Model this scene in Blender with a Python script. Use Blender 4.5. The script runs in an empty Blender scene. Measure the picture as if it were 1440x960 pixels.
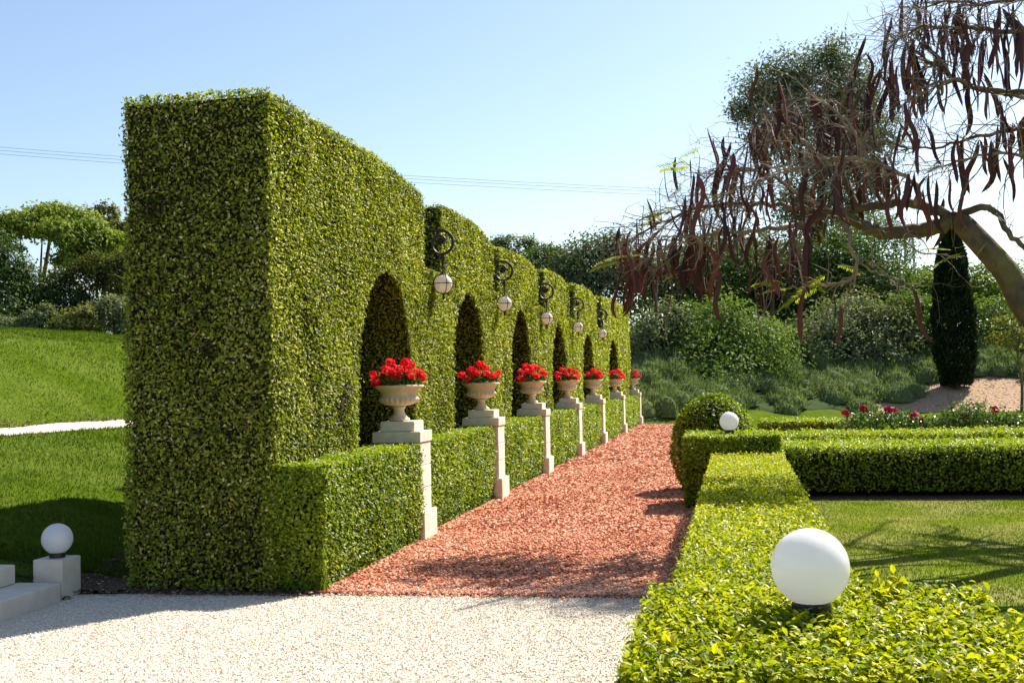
import bpy, math
import numpy as np
from mathutils import Vector

S = bpy.context.scene
COL = S.collection
rng = np.random.default_rng(7)
PI = math.pi

# ------------------------------------------------------------------ camera
FPX, W0, H0 = 1650.0, 1440.0, 960.0
YAW, PITCH, ROLL, EYE = math.radians(10.73), math.radians(1.913), math.radians(1.3), 1.75
_f = np.array([-math.sin(YAW) * math.cos(PITCH), math.cos(YAW) * math.cos(PITCH), math.sin(PITCH)])
_r0 = np.array([math.cos(YAW), math.sin(YAW), 0.0])
_u0 = np.cross(_r0, _f)
_r = _r0 * math.cos(ROLL) - _u0 * math.sin(ROLL)
_u = _u0 * math.cos(ROLL) + _r0 * math.sin(ROLL)
EYEP = np.array([0.0, 0.0, EYE])


def P(x, y, Y):
    """World point at distance Y along the path that the photograph shows at pixel x, y."""
    d = _f + _r * (x - 720) / FPX + _u * (480 - y) / FPX
    return EYEP + d * (Y / d[1])


cam_data = bpy.data.cameras.new('camera')
cam = bpy.data.objects.new('camera', cam_data)
COL.objects.link(cam)
from mathutils import Matrix
cam.matrix_world = Matrix(((_r[0], _u[0], -_f[0], 0), (_r[1], _u[1], -_f[1], 0), (_r[2], _u[2], -_f[2], EYE), (0, 0, 0, 1)))
cam_data.sensor_fit = 'HORIZONTAL'
cam_data.sensor_width = 36.0
cam_data.lens = 36.0 * FPX / W0
cam_data.clip_start = 0.1
cam_data.clip_end = 5000
S.camera = cam

# ------------------------------------------------------------------ light
SUN = np.array([0.55, 0.8, 1.0]); SUN /= np.linalg.norm(SUN)
w = bpy.data.worlds.new('World'); S.world = w; w.use_nodes = True
nt = w.node_tree
sky = nt.nodes.new('ShaderNodeTexSky'); sky.sky_type = 'NISHITA'; sky.sun_disc = False
sky.sun_elevation = math.asin(SUN[2]); sky.sun_rotation = math.atan2(SUN[0], SUN[1])
sky.altitude = 50; sky.air_density = 1.0; sky.dust_density = 0.9; sky.ozone_density = 1.1
bg = nt.nodes['Background']; bg.inputs['Strength'].default_value = 0.086
nt.links.new(sky.outputs[0], bg.inputs[0])
sl = bpy.data.lights.new('sun', 'SUN'); sl.energy = 5.0; sl.angle = math.radians(0.5); sl.color = (1.0, 0.94, 0.82)
so = bpy.data.objects.new('sun', sl); COL.objects.link(so)
so.rotation_euler = Vector(SUN).to_track_quat('Z', 'Y').to_euler()
S.view_settings.view_transform = 'Standard'; S.view_settings.look = 'None'
S.view_settings.exposure = 1.1; S.view_settings.gamma = 1.0; S.view_settings.use_curve_mapping = False
S.render.engine = 'CYCLES'
S.cycles.max_bounces = 6; S.cycles.diffuse_bounces = 3; S.cycles.glossy_bounces = 2
S.cycles.transmission_bounces = 4; S.cycles.transparent_max_bounces = 4
S.cycles.caustics_reflective = False; S.cycles.caustics_refractive = False


# ------------------------------------------------------------------ materials
def mat(name):
    m = bpy.data.materials.new(name); m.use_nodes = True
    return m, m.node_tree.nodes, m.node_tree.links, m.node_tree.nodes['Principled BSDF']


def ramp(N, stops):
    r = N.new('ShaderNodeValToRGB'); e = r.color_ramp.elements
    while len(e) < len(stops):
        e.new(0.5)
    for k, (p, c) in enumerate(stops):
        e[k].position = p; e[k].color = (*c, 1)
    return r


def leaf_mat(name, stops, rough=0.6, trans=0.3, spec=0.12, tcol=(1.25, 1.3, 0.5)):
    m, N, L, b = mat(name)
    a = N.new('ShaderNodeAttribute'); a.attribute_name = 'tint'
    r = ramp(N, stops); L.new(a.outputs['Fac'], r.inputs[0])
    L.new(r.outputs[0], b.inputs['Base Color'])
    b.inputs['Roughness'].default_value = rough; b.inputs['Specular IOR Level'].default_value = spec
    if trans > 0:
        t = N.new('ShaderNodeBsdfTranslucent')
        mx = N.new('ShaderNodeMix'); mx.data_type = 'RGBA'; mx.blend_type = 'MULTIPLY'; mx.inputs[0].default_value = 1
        L.new(r.outputs[0], mx.inputs[6]); mx.inputs[7].default_value = (*tcol, 1)
        L.new(mx.outputs[2], t.inputs[0])
        ms = N.new('ShaderNodeMixShader'); ms.inputs[0].default_value = trans
        L.new(b.outputs[0], ms.inputs[1]); L.new(t.outputs[0], ms.inputs[2])
        L.new(ms.outputs[0], N['Material Output'].inputs[0])
    return m


def noise_mat(name, stops, scale, rough=0.9, bump=0.0, bscale=None, detail=6, spec=0.08, dist=0.02, second=None):
    m, N, L, b = mat(name)
    tc = N.new('ShaderNodeTexCoord')
    n = N.new('ShaderNodeTexNoise'); n.inputs['Scale'].default_value = scale; n.inputs['Detail'].default_value = detail
    L.new(tc.outputs['Object'], n.inputs['Vector'])
    r = ramp(N, stops); L.new(n.outputs[0], r.inputs[0])
    col = r.outputs[0]
    if second:
        n3 = N.new('ShaderNodeTexNoise'); n3.inputs['Scale'].default_value = second[0]; n3.inputs['Detail'].default_value = 4
        L.new(tc.outputs['Object'], n3.inputs['Vector'])
        r3 = ramp(N, [(0.4, (0, 0, 0)), (0.62, (1, 1, 1))]); L.new(n3.outputs[0], r3.inputs[0])
        mx = N.new('ShaderNodeMix'); mx.data_type = 'RGBA'
        mu = N.new('ShaderNodeMath'); mu.operation = 'MULTIPLY'; mu.inputs[1].default_value = second[2]
        L.new(r3.outputs[0], mu.inputs[0]); L.new(mu.outputs[0], mx.inputs[0])
        L.new(col, mx.inputs[6]); mx.inputs[7].default_value = (*second[1], 1)
        col = mx.outputs[2]
    L.new(col, b.inputs['Base Color'])
    b.inputs['Roughness'].default_value = rough; b.inputs['Specular IOR Level'].default_value = spec
    if bump:
        n2 = N.new('ShaderNodeTexNoise'); n2.inputs['Scale'].default_value = bscale or scale * 3; n2.inputs['Detail'].default_value = 8
        L.new(tc.outputs['Object'], n2.inputs['Vector'])
        bp = N.new('ShaderNodeBump'); bp.inputs['Strength'].default_value = bump; bp.inputs['Distance'].default_value = dist
        L.new(n2.outputs[0], bp.inputs['Height']); L.new(bp.outputs[0], b.inputs['Normal'])
    return m


def plain(name, c, rough=0.5, metal=0, spec=0.5):
    m, N, L, b = mat(name)
    b.inputs['Base Color'].default_value = (*c, 1); b.inputs['Roughness'].default_value = rough
    b.inputs['Metallic'].default_value = metal; b.inputs['Specular IOR Level'].default_value = spec
    return m


def globe_mat(name, c):
    # thin opal shell: part of the light goes through and spreads inside
    m, N, L, b = mat(name)
    b.inputs['Base Color'].default_value = (*c, 1); b.inputs['Roughness'].default_value = 0.07
    t = N.new('ShaderNodeBsdfTranslucent'); t.inputs[0].default_value = (*c, 1)
    ms = N.new('ShaderNodeMixShader'); ms.inputs[0].default_value = .42
    L.new(b.outputs[0], ms.inputs[1]); L.new(t.outputs[0], ms.inputs[2]); L.new(ms.outputs[0], N['Material Output'].inputs[0])
    return m


M = {}
M['leaf_tall'] = leaf_mat('clipped_ficus_leaf', [(0.0, (.15, .085, .035)), (.09, (.09, .055, .02)), (.17, (.025, .045, .008)), (.35, (.12, .165, .012)), (.68, (.29, .325, .022)), (.92, (.42, .42, .06)), (1.0, (.66, .60, .34))], rough=.48, trans=.36, spec=.3)  # cream top stop puts pale highlights into the colour of a few leaves
M['leaf_low'] = leaf_mat('low_hedge_leaf', [(0.0, (.09, .05, .018)), (.08, (.025, .055, .006)), (.35, (.11, .175, .009)), (.7, (.24, .31, .012)), (1.0, (.42, .43, .04))], rough=.46, trans=.36, spec=.3)
M['leaf_gold'] = leaf_mat('golden_hedge_leaf', [(0.0, (.05, .085, .006)), (.25, (.14, .20, .008)), (.6, (.35, .375, .010)), (1.0, (.58, .52, .018))], rough=.45, trans=.40, spec=.28)
M['leaf_dark'] = leaf_mat('dark_tree_leaf', [(0.0, (.022, .042, .012)), (.5, (.06, .10, .028)), (1.0, (.15, .20, .065))], trans=.25)
M['leaf_grey'] = leaf_mat('grey_green_leaf', [(0.0, (.055, .075, .036)), (.5, (.14, .17, .082)), (1.0, (.30, .32, .19))], trans=.25)
M['leaf_mid'] = leaf_mat('mid_green_leaf', [(0.0, (.035, .07, .015)), (.5, (.095, .16, .032)), (1.0, (.21, .27, .065))], trans=.28)
M['leaf_bright'] = leaf_mat('bright_green_leaf', [(0.0, (.05, .09, .012)), (.5, (.14, .20, .03)), (1.0, (.27, .31, .06))], trans=.35)
M['leaf_ochre'] = leaf_mat('ochre_green_leaf', [(0.0, (.06, .07, .015)), (.5, (.15, .16, .04)), (1.0, (.28, .25, .08))], trans=.3)
M['leaf_cypress'] = leaf_mat('cypress_leaf', [(0.0, (.010, .020, .008)), (.6, (.022, .042, .015)), (1.0, (.05, .08, .03))], trans=.1)
M['leaf_rosemary'] = leaf_mat('rosemary_leaf', [(0.0, (.05, .075, .028)), (.5, (.14, .185, .08)), (1.0, (.25, .30, .14))], trans=.2, rough=.9, spec=.0)
M['leaf_rose'] = leaf_mat('rose_leaf', [(0.0, (.03, .07, .016)), (.6, (.085, .16, .035)), (1.0, (.20, .27, .08))], trans=.25, rough=.3)
M['frond'] = leaf_mat('feathery_leaf', [(0.0, (.12, .18, .02)), (1.0, (.34, .36, .05))], trans=.4)
M['grass'] = leaf_mat('grass_blade', [(0.0, (.032, .062, .006)), (.5, (.068, .115, .008)), (1.0, (.15, .18, .018))], trans=.3, rough=.8, spec=.05)
M['grass_dry'] = leaf_mat('worn_grass_blade', [(0.0, (.06, .10, .008)), (.45, (.13, .19, .012)), (1.0, (.34, .30, .08))], trans=.25, rough=.8, spec=.05)
M['core'] = noise_mat('twiggy_hedge_inside', [(.35, (.012, .012, .005)), (.65, (.040, .032, .015))], 40, bump=.6)  # near-black inside; showing through thinned leaves it stands in for deep shade
M['lawn'] = noise_mat('lawn_turf', [(.3, (.05, .085, .007)), (.7, (.08, .12, .009))], 3.0, bump=.7, bscale=60, second=(.6, (.12, .15, .03), .45), spec=0.0)
M['lawn_worn'] = noise_mat('worn_lawn_turf', [(.3, (.085, .125, .010)), (.7, (.15, .19, .018))], 2.5, bump=.7, bscale=60, second=(.9, (.24, .22, .08), .7), spec=0.0)
M['ground'] = noise_mat('rough_grass_ground', [(.3, (.05, .075, .015)), (.7, (.10, .12, .03))], 1.2, bump=.6, bscale=20, spec=0.0)
M['gravel'] = noise_mat('white_gravel_bed', [(.3, (.52, .45, .36)), (.7, (.72, .635, .52))], 90, bump=.9, bscale=120, dist=.01)
M['red_gravel'] = noise_mat('red_gravel_bed', [(.3, (.34, .115, .06)), (.7, (.58, .25, .145))], 55, bump=.9, bscale=60, dist=.02)
M['mulch'] = noise_mat('wood_chip_mulch', [(.3, (.30, .18, .105)), (.7, (.54, .37, .24))], 14, bump=.9, bscale=30, dist=.05)
M['soil'] = noise_mat('dark_leaf_mulch', [(.3, (.05, .032, .021)), (.7, (.13, .09, .06))], 30, bump=.9, bscale=60)
M['stone'] = noise_mat('dressed_limestone', [(.3, (.62, .55, .45)), (.7, (.80, .73, .61))], 9, rough=.8, bump=.35, bscale=55, second=(2.2, (.45, .36, .26), .35), dist=.012)
M['step'] = noise_mat('sawn_limestone', [(.3, (.60, .53, .43)), (.7, (.72, .65, .54))], 7, rough=.75, bump=.15, bscale=90)
M['urn'] = noise_mat('sandstone_urn', [(.3, (.58, .47, .33)), (.7, (.74, .62, .45))], 8, rough=.7, bump=.12, bscale=60, second=(3, (.42, .30, .18), .3))
M['iron'] = noise_mat('black_wrought_iron', [(.3, (.006, .006, .007)), (.7, (.016, .016, .018))], 30, rough=.42, bump=.1, spec=.5)
M['globe'] = globe_mat('opal_white_globe', (.90, .89, .88))
M['lamp_glass'] = globe_mat('opal_cream_glass', (.88, .82, .74))
M['black_plastic'] = plain('black_plastic', (.012, .012, .013), .4)
M['bark'] = noise_mat('smooth_grey_bark', [(.3, (.07, .052, .034)), (.7, (.18, .135, .09))], 7, rough=.85, bump=.6, bscale=35, second=(2.5, (.20, .17, .05), .5))
M['twig'] = noise_mat('pale_twig_bark', [(.3, (.17, .125, .09)), (.7, (.36, .28, .205))], 5, rough=.8)
M['bark_dark'] = noise_mat('dark_bark', [(.3, (.035, .028, .02)), (.7, (.10, .08, .06))], 10, rough=.9, bump=.5)
M['pod'] = leaf_mat('brown_pod', [(0.0, (.030, .011, .009)), (.5, (.085, .021, .013)), (1.0, (.19, .05, .028))], rough=.5, trans=.14, spec=.35, tcol=(2.2, .8, .5))
M['petal_red'] = leaf_mat('red_petal', [(0.0, (.62, .008, .014)), (1.0, (.97, .035, .06))], rough=.6, trans=.42, spec=.25, tcol=(1.2, 1, 1))
M['petal_crimson'] = leaf_mat('crimson_petal', [(0.0, (.25, .003, .02)), (1.0, (.58, .02, .08))], rough=.5, trans=.25, spec=.3, tcol=(1.2, 1, 1))
M['edging'] = plain('rust_red_edging', (.20, .045, .03), .6)
M['wire'] = plain('weathered_cable', (.16, .18, .2), .6)
M['stone_white'] = leaf_mat('white_pebble', [(0.0, (.38, .31, .24)), (.2, (.64, .555, .45)), (1.0, (.80, .715, .60))], rough=.85, trans=0)
M['stone_red'] = leaf_mat('red_chipping', [(0.0, (.23, .055, .028)), (.38, (.56, .205, .11)), (1.0, (.80, .47, .32))], rough=.85, trans=0)
M['chip'] = leaf_mat('mulch_chip', [(0.0, (.05, .03, .018)), (.6, (.20, .13, .08)), (1.0, (.56, .45, .34))], rough=.9, trans=0)


# ------------------------------------------------------------------ mesh helpers
class MB:
    """Collects vertices, polygons of any size and a tint per polygon."""
    def __init__(s):
        s.v = []; s.q = {}; s.n = 0

    def add(s, v, f, tint=None):
        v = np.asarray(v, float).reshape(-1, 3); f = np.asarray(f, int)
        if len(f) == 0:
            return
        k = f.shape[1]
        t = np.full(len(f), .5) if tint is None else np.broadcast_to(np.asarray(tint, float), (len(f),))
        s.q.setdefault(k, []).append((f + s.n, t)); s.v.append(v); s.n += len(v)

    def mesh(s, name, smooth=False):
        me = bpy.data.meshes.new(name)
        V = np.concatenate(s.v).astype(np.float32)
        me.vertices.add(len(V)); me.vertices.foreach_set('co', V.ravel())
        li, st, tt, c = [], [], [], 0
        for k, lst in s.q.items():
            for f, t in lst:
                li.append(f.ravel()); st.append(c + np.arange(len(f)) * k); c += f.size; tt.append(t)
        li = np.concatenate(li).astype(np.int32); st = np.concatenate(st).astype(np.int32); tt = np.concatenate(tt).astype(np.float32)
        me.loops.add(len(li)); me.loops.foreach_set('vertex_index', li)
        me.polygons.add(len(st)); me.polygons.foreach_set('loop_start', st)
        a = me.attributes.new('tint', 'FLOAT', 'FACE'); a.data.foreach_set('value', tt)
        me.update(calc_edges=True)
        me.polygons.foreach_set('use_smooth', np.full(len(st), bool(smooth)))
        return me

    def obj(s, name, m, parent=None, smooth=False):
        o = bpy.data.objects.new(name, s.mesh(name, smooth)); COL.objects.link(o)
        o.data.materials.append(m)
        if parent: o.parent = parent
        return o


def thing(name, label, cat, loc=(0, 0, 0), group=None, rz=0):
    o = bpy.data.objects.new(name, None); COL.objects.link(o)
    o.location = loc; o.rotation_euler = (0, 0, rz); o.empty_display_size = .1
    o['label'] = label; o['category'] = cat
    if group: o['group'] = group
    return o


def tag(o, label, cat, group=None):
    o['label'] = label; o['category'] = cat
    if group: o['group'] = group
    return o


def kind(o, k):
    o['kind'] = k
    return o


def copy_tree(o, parent=None):
    c = o.copy(); COL.objects.link(c)
    if parent: c.parent = parent
    for ch in list(o.children):
        copy_tree(ch, c)
    return c


def box(mb, lo, hi, bev=0.0, tint=None):
    x0, y0, z0 = lo; x1, y1, z1 = hi
    if bev <= 0:
        v = [(x, y, z) for z in (z0, z1) for y in (y0, y1) for x in (x0, x1)]
        mb.add(v, [(0, 2, 3, 1), (4, 5, 7, 6), (0, 1, 5, 4), (2, 6, 7, 3), (0, 4, 6, 2), (1, 3, 7, 5)], tint); return
    b = bev
    rings = []
    def ring(z, i):
        return [(x0 + i + b, y0 + i, z), (x1 - i - b, y0 + i, z), (x1 - i, y0 + i + b, z), (x1 - i, y1 - i - b, z),
                (x1 - i - b, y1 - i, z), (x0 + i + b, y1 - i, z), (x0 + i, y1 - i - b, z), (x0 + i, y0 + i + b, z)]
    for z, i in ((z0, b), (z0 + b, 0), (z1 - b, 0), (z1, b)):
        rings += ring(z, i)
    F = [(k * 8 + j, k * 8 + (j + 1) % 8, (k + 1) * 8 + (j + 1) % 8, (k + 1) * 8 + j) for k in range(3) for j in range(8)]
    mb.add(rings, F, tint)
    n = 8
    mb.add(rings[:8], [tuple(range(7, -1, -1))], tint); mb.add(rings[24:], [tuple(range(8))], tint)


def lathe(mb, prof, seg=32, center=(0, 0, 0), wob=None, tint=None):
    """prof: list of (r, z); wob(r, z, theta) -> r"""
    th = np.arange(seg) * 2 * PI / seg
    V = []
    for r, z in prof:
        rr = np.full(seg, r) if wob is None else wob(r, z, th)
        V.append(np.c_[rr * np.cos(th), rr * np.sin(th), np.full(seg, z)])
    V = np.concatenate(V) + np.array(center)
    n = len(prof)
    i, j = np.meshgrid(np.arange(n - 1), np.arange(seg), indexing='ij'); i = i.ravel(); j = j.ravel(); j2 = (j + 1) % seg
    mb.add(V, np.c_[i * seg + j, i * seg + j2, (i + 1) * seg + j2, (i + 1) * seg + j], tint)


def tube(mb, pts, rad, sides=6, tint=None, closed=False):
    pts = np.asarray(pts, float); n = len(pts)
    rad = np.broadcast_to(np.asarray(rad, float), (n,))
    t = np.gradient(pts, axis=0) if not closed else np.roll(pts, -1, 0) - np.roll(pts, 1, 0)
    t /= np.linalg.norm(t, axis=1)[:, None] + 1e-12
    a = np.array([0.31, .22, .92]); a = a if abs(t[0] @ a) < .9 else np.array([1., 0, 0])
    u = np.cross(t[0], a); u /= np.linalg.norm(u)
    U = np.empty_like(pts)
    for k in range(n):
        u = u - t[k] * (u @ t[k]); u /= np.linalg.norm(u) + 1e-12; U[k] = u
    Wv = np.cross(t, U)
    th = np.arange(sides) * 2 * PI / sides
    V = pts[:, None] + rad[:, None, None] * (np.cos(th)[None, :, None] * U[:, None] + np.sin(th)[None, :, None] * Wv[:, None])
    m = n if closed else n - 1
    i, j = np.meshgrid(np.arange(m), np.arange(sides), indexing='ij'); i = i.ravel(); j = j.ravel(); j2 = (j + 1) % sides; i2 = (i + 1) % n
    mb.add(V.reshape(-1, 3), np.c_[i * sides + j, i * sides + j2, i2 * sides + j2, i2 * sides + j], tint)
    if not closed and sides >= 5:
        mb.add(V[-1], [tuple(range(sides))], tint); mb.add(V[0], [tuple(range(sides - 1, -1, -1))], tint)


def uvsphere(mb, r, c=(0, 0, 0), seg=40, rings=24, z0=-1.0, z1=1.0, squash=1.0):
    a0, a1 = math.asin(z0), math.asin(z1)
    prof = [(max(1e-4, r * math.cos(a)), r * squash * math.sin(a)) for a in np.linspace(a0, a1, rings)]
    lathe(mb, prof, seg, c)


def unit(v):
    return v / (np.linalg.norm(v, axis=-1, keepdims=True) + 1e-12)


def catmull(pts, n=6):
    p = np.asarray(pts, float)
    if len(p) < 3:
        return np.array([p[0] + (p[-1] - p[0]) * t for t in np.linspace(0, 1, n + 1)])
    q = np.vstack([2 * p[0] - p[1], p, 2 * p[-1] - p[-2]])
    out = []
    for k in range(1, len(q) - 2):
        for t in np.arange(n) / n:
            out.append(.5 * ((2 * q[k]) + (-q[k - 1] + q[k + 1]) * t + (2 * q[k - 1] - 5 * q[k] + 4 * q[k + 1] - q[k + 2]) * t * t + (-q[k - 1] + 3 * q[k] - 3 * q[k + 1] + q[k + 2]) * t ** 3))
    out.append(p[-1])
    return np.array(out)


def vnoise(p, s, seed=0):
    """Cheap smooth noise in -1..1 out of a few sine products."""
    p = np.asarray(p) * s; r = np.random.default_rng(seed)
    o = 0
    for k in range(4):
        d = r.normal(size=(3, 3)); ph = r.uniform(0, 6.28, 3)
        q = p @ d + ph
        o = o + np.sin(q[..., 0]) * np.sin(q[..., 1] * 1.3 + np.sin(q[..., 2]))
    return o / 2.2


def leaves(mb, C, N, L, Wd, tint, tilt=.75, up=.35, fine=False, out=(.05, .9), helio=1.1):
    """Leaf shapes at C, facing roughly N."""
    n = len(C)
    if n == 0: return
    L = np.broadcast_to(L, (n,)) * rng.uniform(.7, 1.25, n); Wd = np.broadcast_to(Wd, (n,)) * rng.uniform(.75, 1.2, n)
    facing = np.clip(np.sum(N * SUN, 1), 0, 1)[:, None] ** .5     # leaves turn towards the light
    nn = unit(N + rng.normal(size=(n, 3)) * tilt * .5 + np.array([0, 0, up]) + helio * facing * SUN)
    d = rng.normal(size=(n, 3)); d = unit(d - nn * np.sum(d * nn, 1)[:, None])
    d = unit(d + N * rng.uniform(out[0], out[1], n)[:, None])
    s = unit(np.cross(d, nn)); m = np.cross(s, d)
    L = L[:, None]; Wd = Wd[:, None]
    b = C - d * L * .5
    if fine:
        v = np.stack([b, b + d * L * .3 + s * Wd * .46 + m * Wd * .16, b + d * L * .65 + s * Wd * .40 + m * Wd * .14, b + d * L - m * L * .10,
                      b + d * L * .65 - s * Wd * .40 + m * Wd * .14, b + d * L * .3 - s * Wd * .46 + m * Wd * .16, b + d * L * .5], 1)
        f = np.array([(0, 1, 2, 6), (6, 2, 3, 4), (0, 6, 4, 5)])
        k = 7
    else:
        v = np.stack([b, b + d * L * .45 + s * Wd * .5 + m * Wd * .15, b + d * L, b + d * L * .45 - s * Wd * .5 + m * Wd * .15], 1)
        f = np.array([(0, 1, 2, 3)]); k = 4
    F = (np.arange(n)[:, None, None] * k + f[None]).reshape(-1, 4)
    mb.add(v.reshape(-1, 3), F, np.repeat(tint, len(f)))


def rect(o, a, b, nrm, dens):
    """Random points on a parallelogram."""
    o, a, b = (np.asarray(x, float) for x in (o, a, b))
    n = max(1, int(np.linalg.norm(np.cross(a, b)) * dens))
    u = rng.uniform(0, 1, (n, 2))
    return o + u[:, :1] * a + u[:, 1:] * b, np.broadcast_to(np.asarray(nrm, float), (n, 3)).copy()


def tints(C, base=.45, spread=.25, clump=.18, scale=2.5, seed=3):
    return np.clip(base + rng.normal(size=len(C)) * spread + vnoise(C, scale, seed) * clump, 0, 1)


# ------------------------------------------------------------------ terrain
_lx = np.array([5.0, 5.3, 5.9, 7.0, 9.0, 10.3, 11.25, 12.0, 13.2, 15.0, 17.0, 18.6, 20.5, 26, 60])
_lz = np.array([0.0, .03, .22, .52, .86, 1.05, 1.13, 1.5, 2.15, 2.85, 3.22, 3.36, 3.42, 3.2, 2.4])


def sstep(x, a, b):
    t = np.clip((x - a) / (b - a), 0, 1)
    return t * t * (3 - 2 * t)


def gh(X, Y):
    X = np.asarray(X, float); Y = np.asarray(Y, float)
    left = np.interp(-X, _lx, _lz) * sstep(Y, 8.95, 10.5)
    ye = 43.6 + np.clip(X + 3.4, 0, 9.0) * .95
    bank = .28 * np.clip(Y - ye, 0, 14) * sstep(X, -9, -4)
    far = sstep(Y, 40, 70) * 1.0 * (1 - sstep(X, -9, -4))
    q = np.stack([X, Y, 0 * X], -1)
    left = left + (vnoise(q, .55, 90) * .05 + vnoise(q, 1.4, 91) * .022) * sstep(-X, 5.9, 7.5) * sstep(Y, 9.5, 11) * (1 - sstep(-X, 40, 60))
    return left + bank + far * .3


def sheet(mb, xs, ys, dz, mask=None):
    X, Y = np.meshgrid(xs, ys, indexing='ij')
    V = np.c_[X.ravel(), Y.ravel(), (gh(X, Y) + dz).ravel()]
    i, j = np.meshgrid(np.arange(len(xs) - 1), np.arange(len(ys) - 1), indexing='ij')
    n = len(ys); i = i.ravel(); j = j.ravel()
    F = np.c_[i * n + j, (i + 1) * n + j, (i + 1) * n + j + 1, i * n + j + 1]
    mb.add(V, F)


def poly_sheet(name, pts, dz, m):
    """A draped polygon (grid clipped by triangulated outline kept fine enough to follow the slope)."""
    mb = MB(); v = [(x, y, float(gh(x, y)) + dz) for x, y in pts]
    mb.add(v, [tuple(range(len(v)))])
    return kind(mb.obj(name, m), 'structure')


gx = np.unique(np.concatenate([[-900, -500, -250, -140, -90], np.arange(-60, -22, 2.0), np.arange(-22, -4.5, .25), np.arange(-4, 14, .5), np.arange(14, 60, 2.0), [90, 140, 250, 500, 900]]))
gyv = np.unique(np.concatenate([[-60, -20, 0], np.arange(2, 14, .25), np.arange(14, 42, .5), np.arange(42, 62, .5), np.arange(62, 100, 3.0), [130, 200, 400, 900, 1600]]))
mb = MB(); sheet(mb, gx, gyv, 0.0); kind(mb.obj('ground', M['ground'], smooth=True), 'structure')

# white gravel forecourt, red gravel path, lawns, mulch
poly_sheet('white_gravel_path', [(-9, 1), (3, 1), (3, 9.42), (-5.15, 9.30), (-5.55, 9.2), (-5.95, 9.0), (-9, 8.5)], .006, M['gravel'])
mb = MB(); sheet(mb, np.array([-3.62, -2.6, -1.6, -.35]), np.array([9.42, 16, 26, 36, 43.6]), .010); kind(mb.obj('red_gravel_path', M['red_gravel']), 'structure')
mb = MB(); sheet(mb, np.array([.45, 3, 6, 12, 20]), np.array([18.3, 20, 30]), .010); kind(mb.obj('red_gravel_bed', M['red_gravel']), 'structure')
mb = MB(); sheet(mb, np.array([.5, 2, 6, 12, 20]), np.array([4.2, 8, 12, 16.6]), .012); kind(mb.obj('lawn', M['lawn_worn']), 'structure')
mb = MB(); sheet(mb, np.array([.5, 2, 6, 12, 20]), np.array([16.62, 17.5, 18.28]), .010); kind(mb.obj('dark_strip', M['soil']), 'structure')  # dark strip of ground along the foot of the cross hedge
mb = MB(); sheet(mb, np.arange(.4, 30.1, 1.2), np.array([30.02, 34, 38, 42, 46, 49.0, 50.5, 52.0]), .012); kind(mb.obj('far_lawn', M['lawn']), 'structure')
mb = MB(); sheet(mb, np.array([-3.75, -3.55, -3.4]), np.array([9.42, 20, 30, 43.6]), .006); kind(mb.obj('hedge_bed', M['soil']), 'structure')
mb = MB(); sheet(mb, np.arange(-10.5, -5.4, .25), np.arange(9.5, 46, .25), .03); kind(mb.obj('lower_lawn', M['lawn'], smooth=True), 'structure')
mb = MB(); sheet(mb, np.array([-11.3, -11.0, -10.75, -10.5]), np.arange(9.6, 46, .5), .034); kind(mb.obj('hillside_path', M['gravel'], smooth=True), 'structure')
mb = MB(); sheet(mb, np.arange(-30, -11.24, .25), np.arange(9.6, 60, .5), .03); kind(mb.obj('upper_lawn', M['lawn'], smooth=True), 'structure')
mb = MB(); sheet(mb, np.array([-5.4, -5.2, -4.6, -3.9, -3.45]), np.array([9.28, 9.7, 10.4]), .009); kind(mb.obj('hedge_mulch', M['soil']), 'structure')
mb = MB(); sheet(mb, np.arange(-5.75, -5.1, .25), np.arange(9.25, 12.0, .25), .034); kind(mb.obj('mulch_bed', M['soil'], smooth=True), 'structure')
mb = MB(); sheet(mb, np.arange(3.8, 26, .8), np.arange(51.9, 64, .5), .02); kind(mb.obj('wood_chip_slope', M['mulch'], smooth=True), 'structure')


# ------------------------------------------------------------------ stones and grass
def rot_rand(n):
    q = unit(rng.normal(size=(n, 4))); w_, x, y, z = q.T
    return np.stack([np.stack([1 - 2 * (y * y + z * z), 2 * (x * y - z * w_), 2 * (x * z + y * w_)], 1),
                     np.stack([2 * (x * y + z * w_), 1 - 2 * (x * x + z * z), 2 * (y * z - x * w_)], 1),
                     np.stack([2 * (x * z - y * w_), 2 * (y * z + x * w_), 1 - 2 * (x * x + y * y)], 1)], 1)


OCT = np.array([(1, 0, 0), (-1, 0, 0), (0, 1, 0), (0, -1, 0), (0, 0, 1), (0, 0, -1)], float)
OCTF = np.array([(0, 2, 4), (2, 1, 4), (1, 3, 4), (3, 0, 4), (2, 0, 5), (1, 2, 5), (3, 1, 5), (0, 3, 5)])
TET = np.array([(1, 1, 1), (1, -1, -1), (-1, 1, -1), (-1, -1, 1)], float) * .75
TETF = np.array([(0, 1, 2), (0, 3, 1), (0, 2, 3), (1, 3, 2)])


def stones(mb, C, size, tint, octa=True, flat=.55):
    n = len(C); V0, F0 = (OCT, OCTF) if octa else (TET, TETF)
    sc = size[:, None] * rng.uniform(.55, 1.15, (n, 3))
    v = (V0[None] * sc[:, None]) @ rot_rand(n).transpose(0, 2, 1)
    v = v * np.array([1, 1, flat]) + C[:, None]
    k = len(V0)
    F = (np.arange(n)[:, None, None] * k + F0[None]).reshape(-1, 3)
    mb.add(v.reshape(-1, 3), F, np.repeat(tint, len(F0)))


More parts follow.
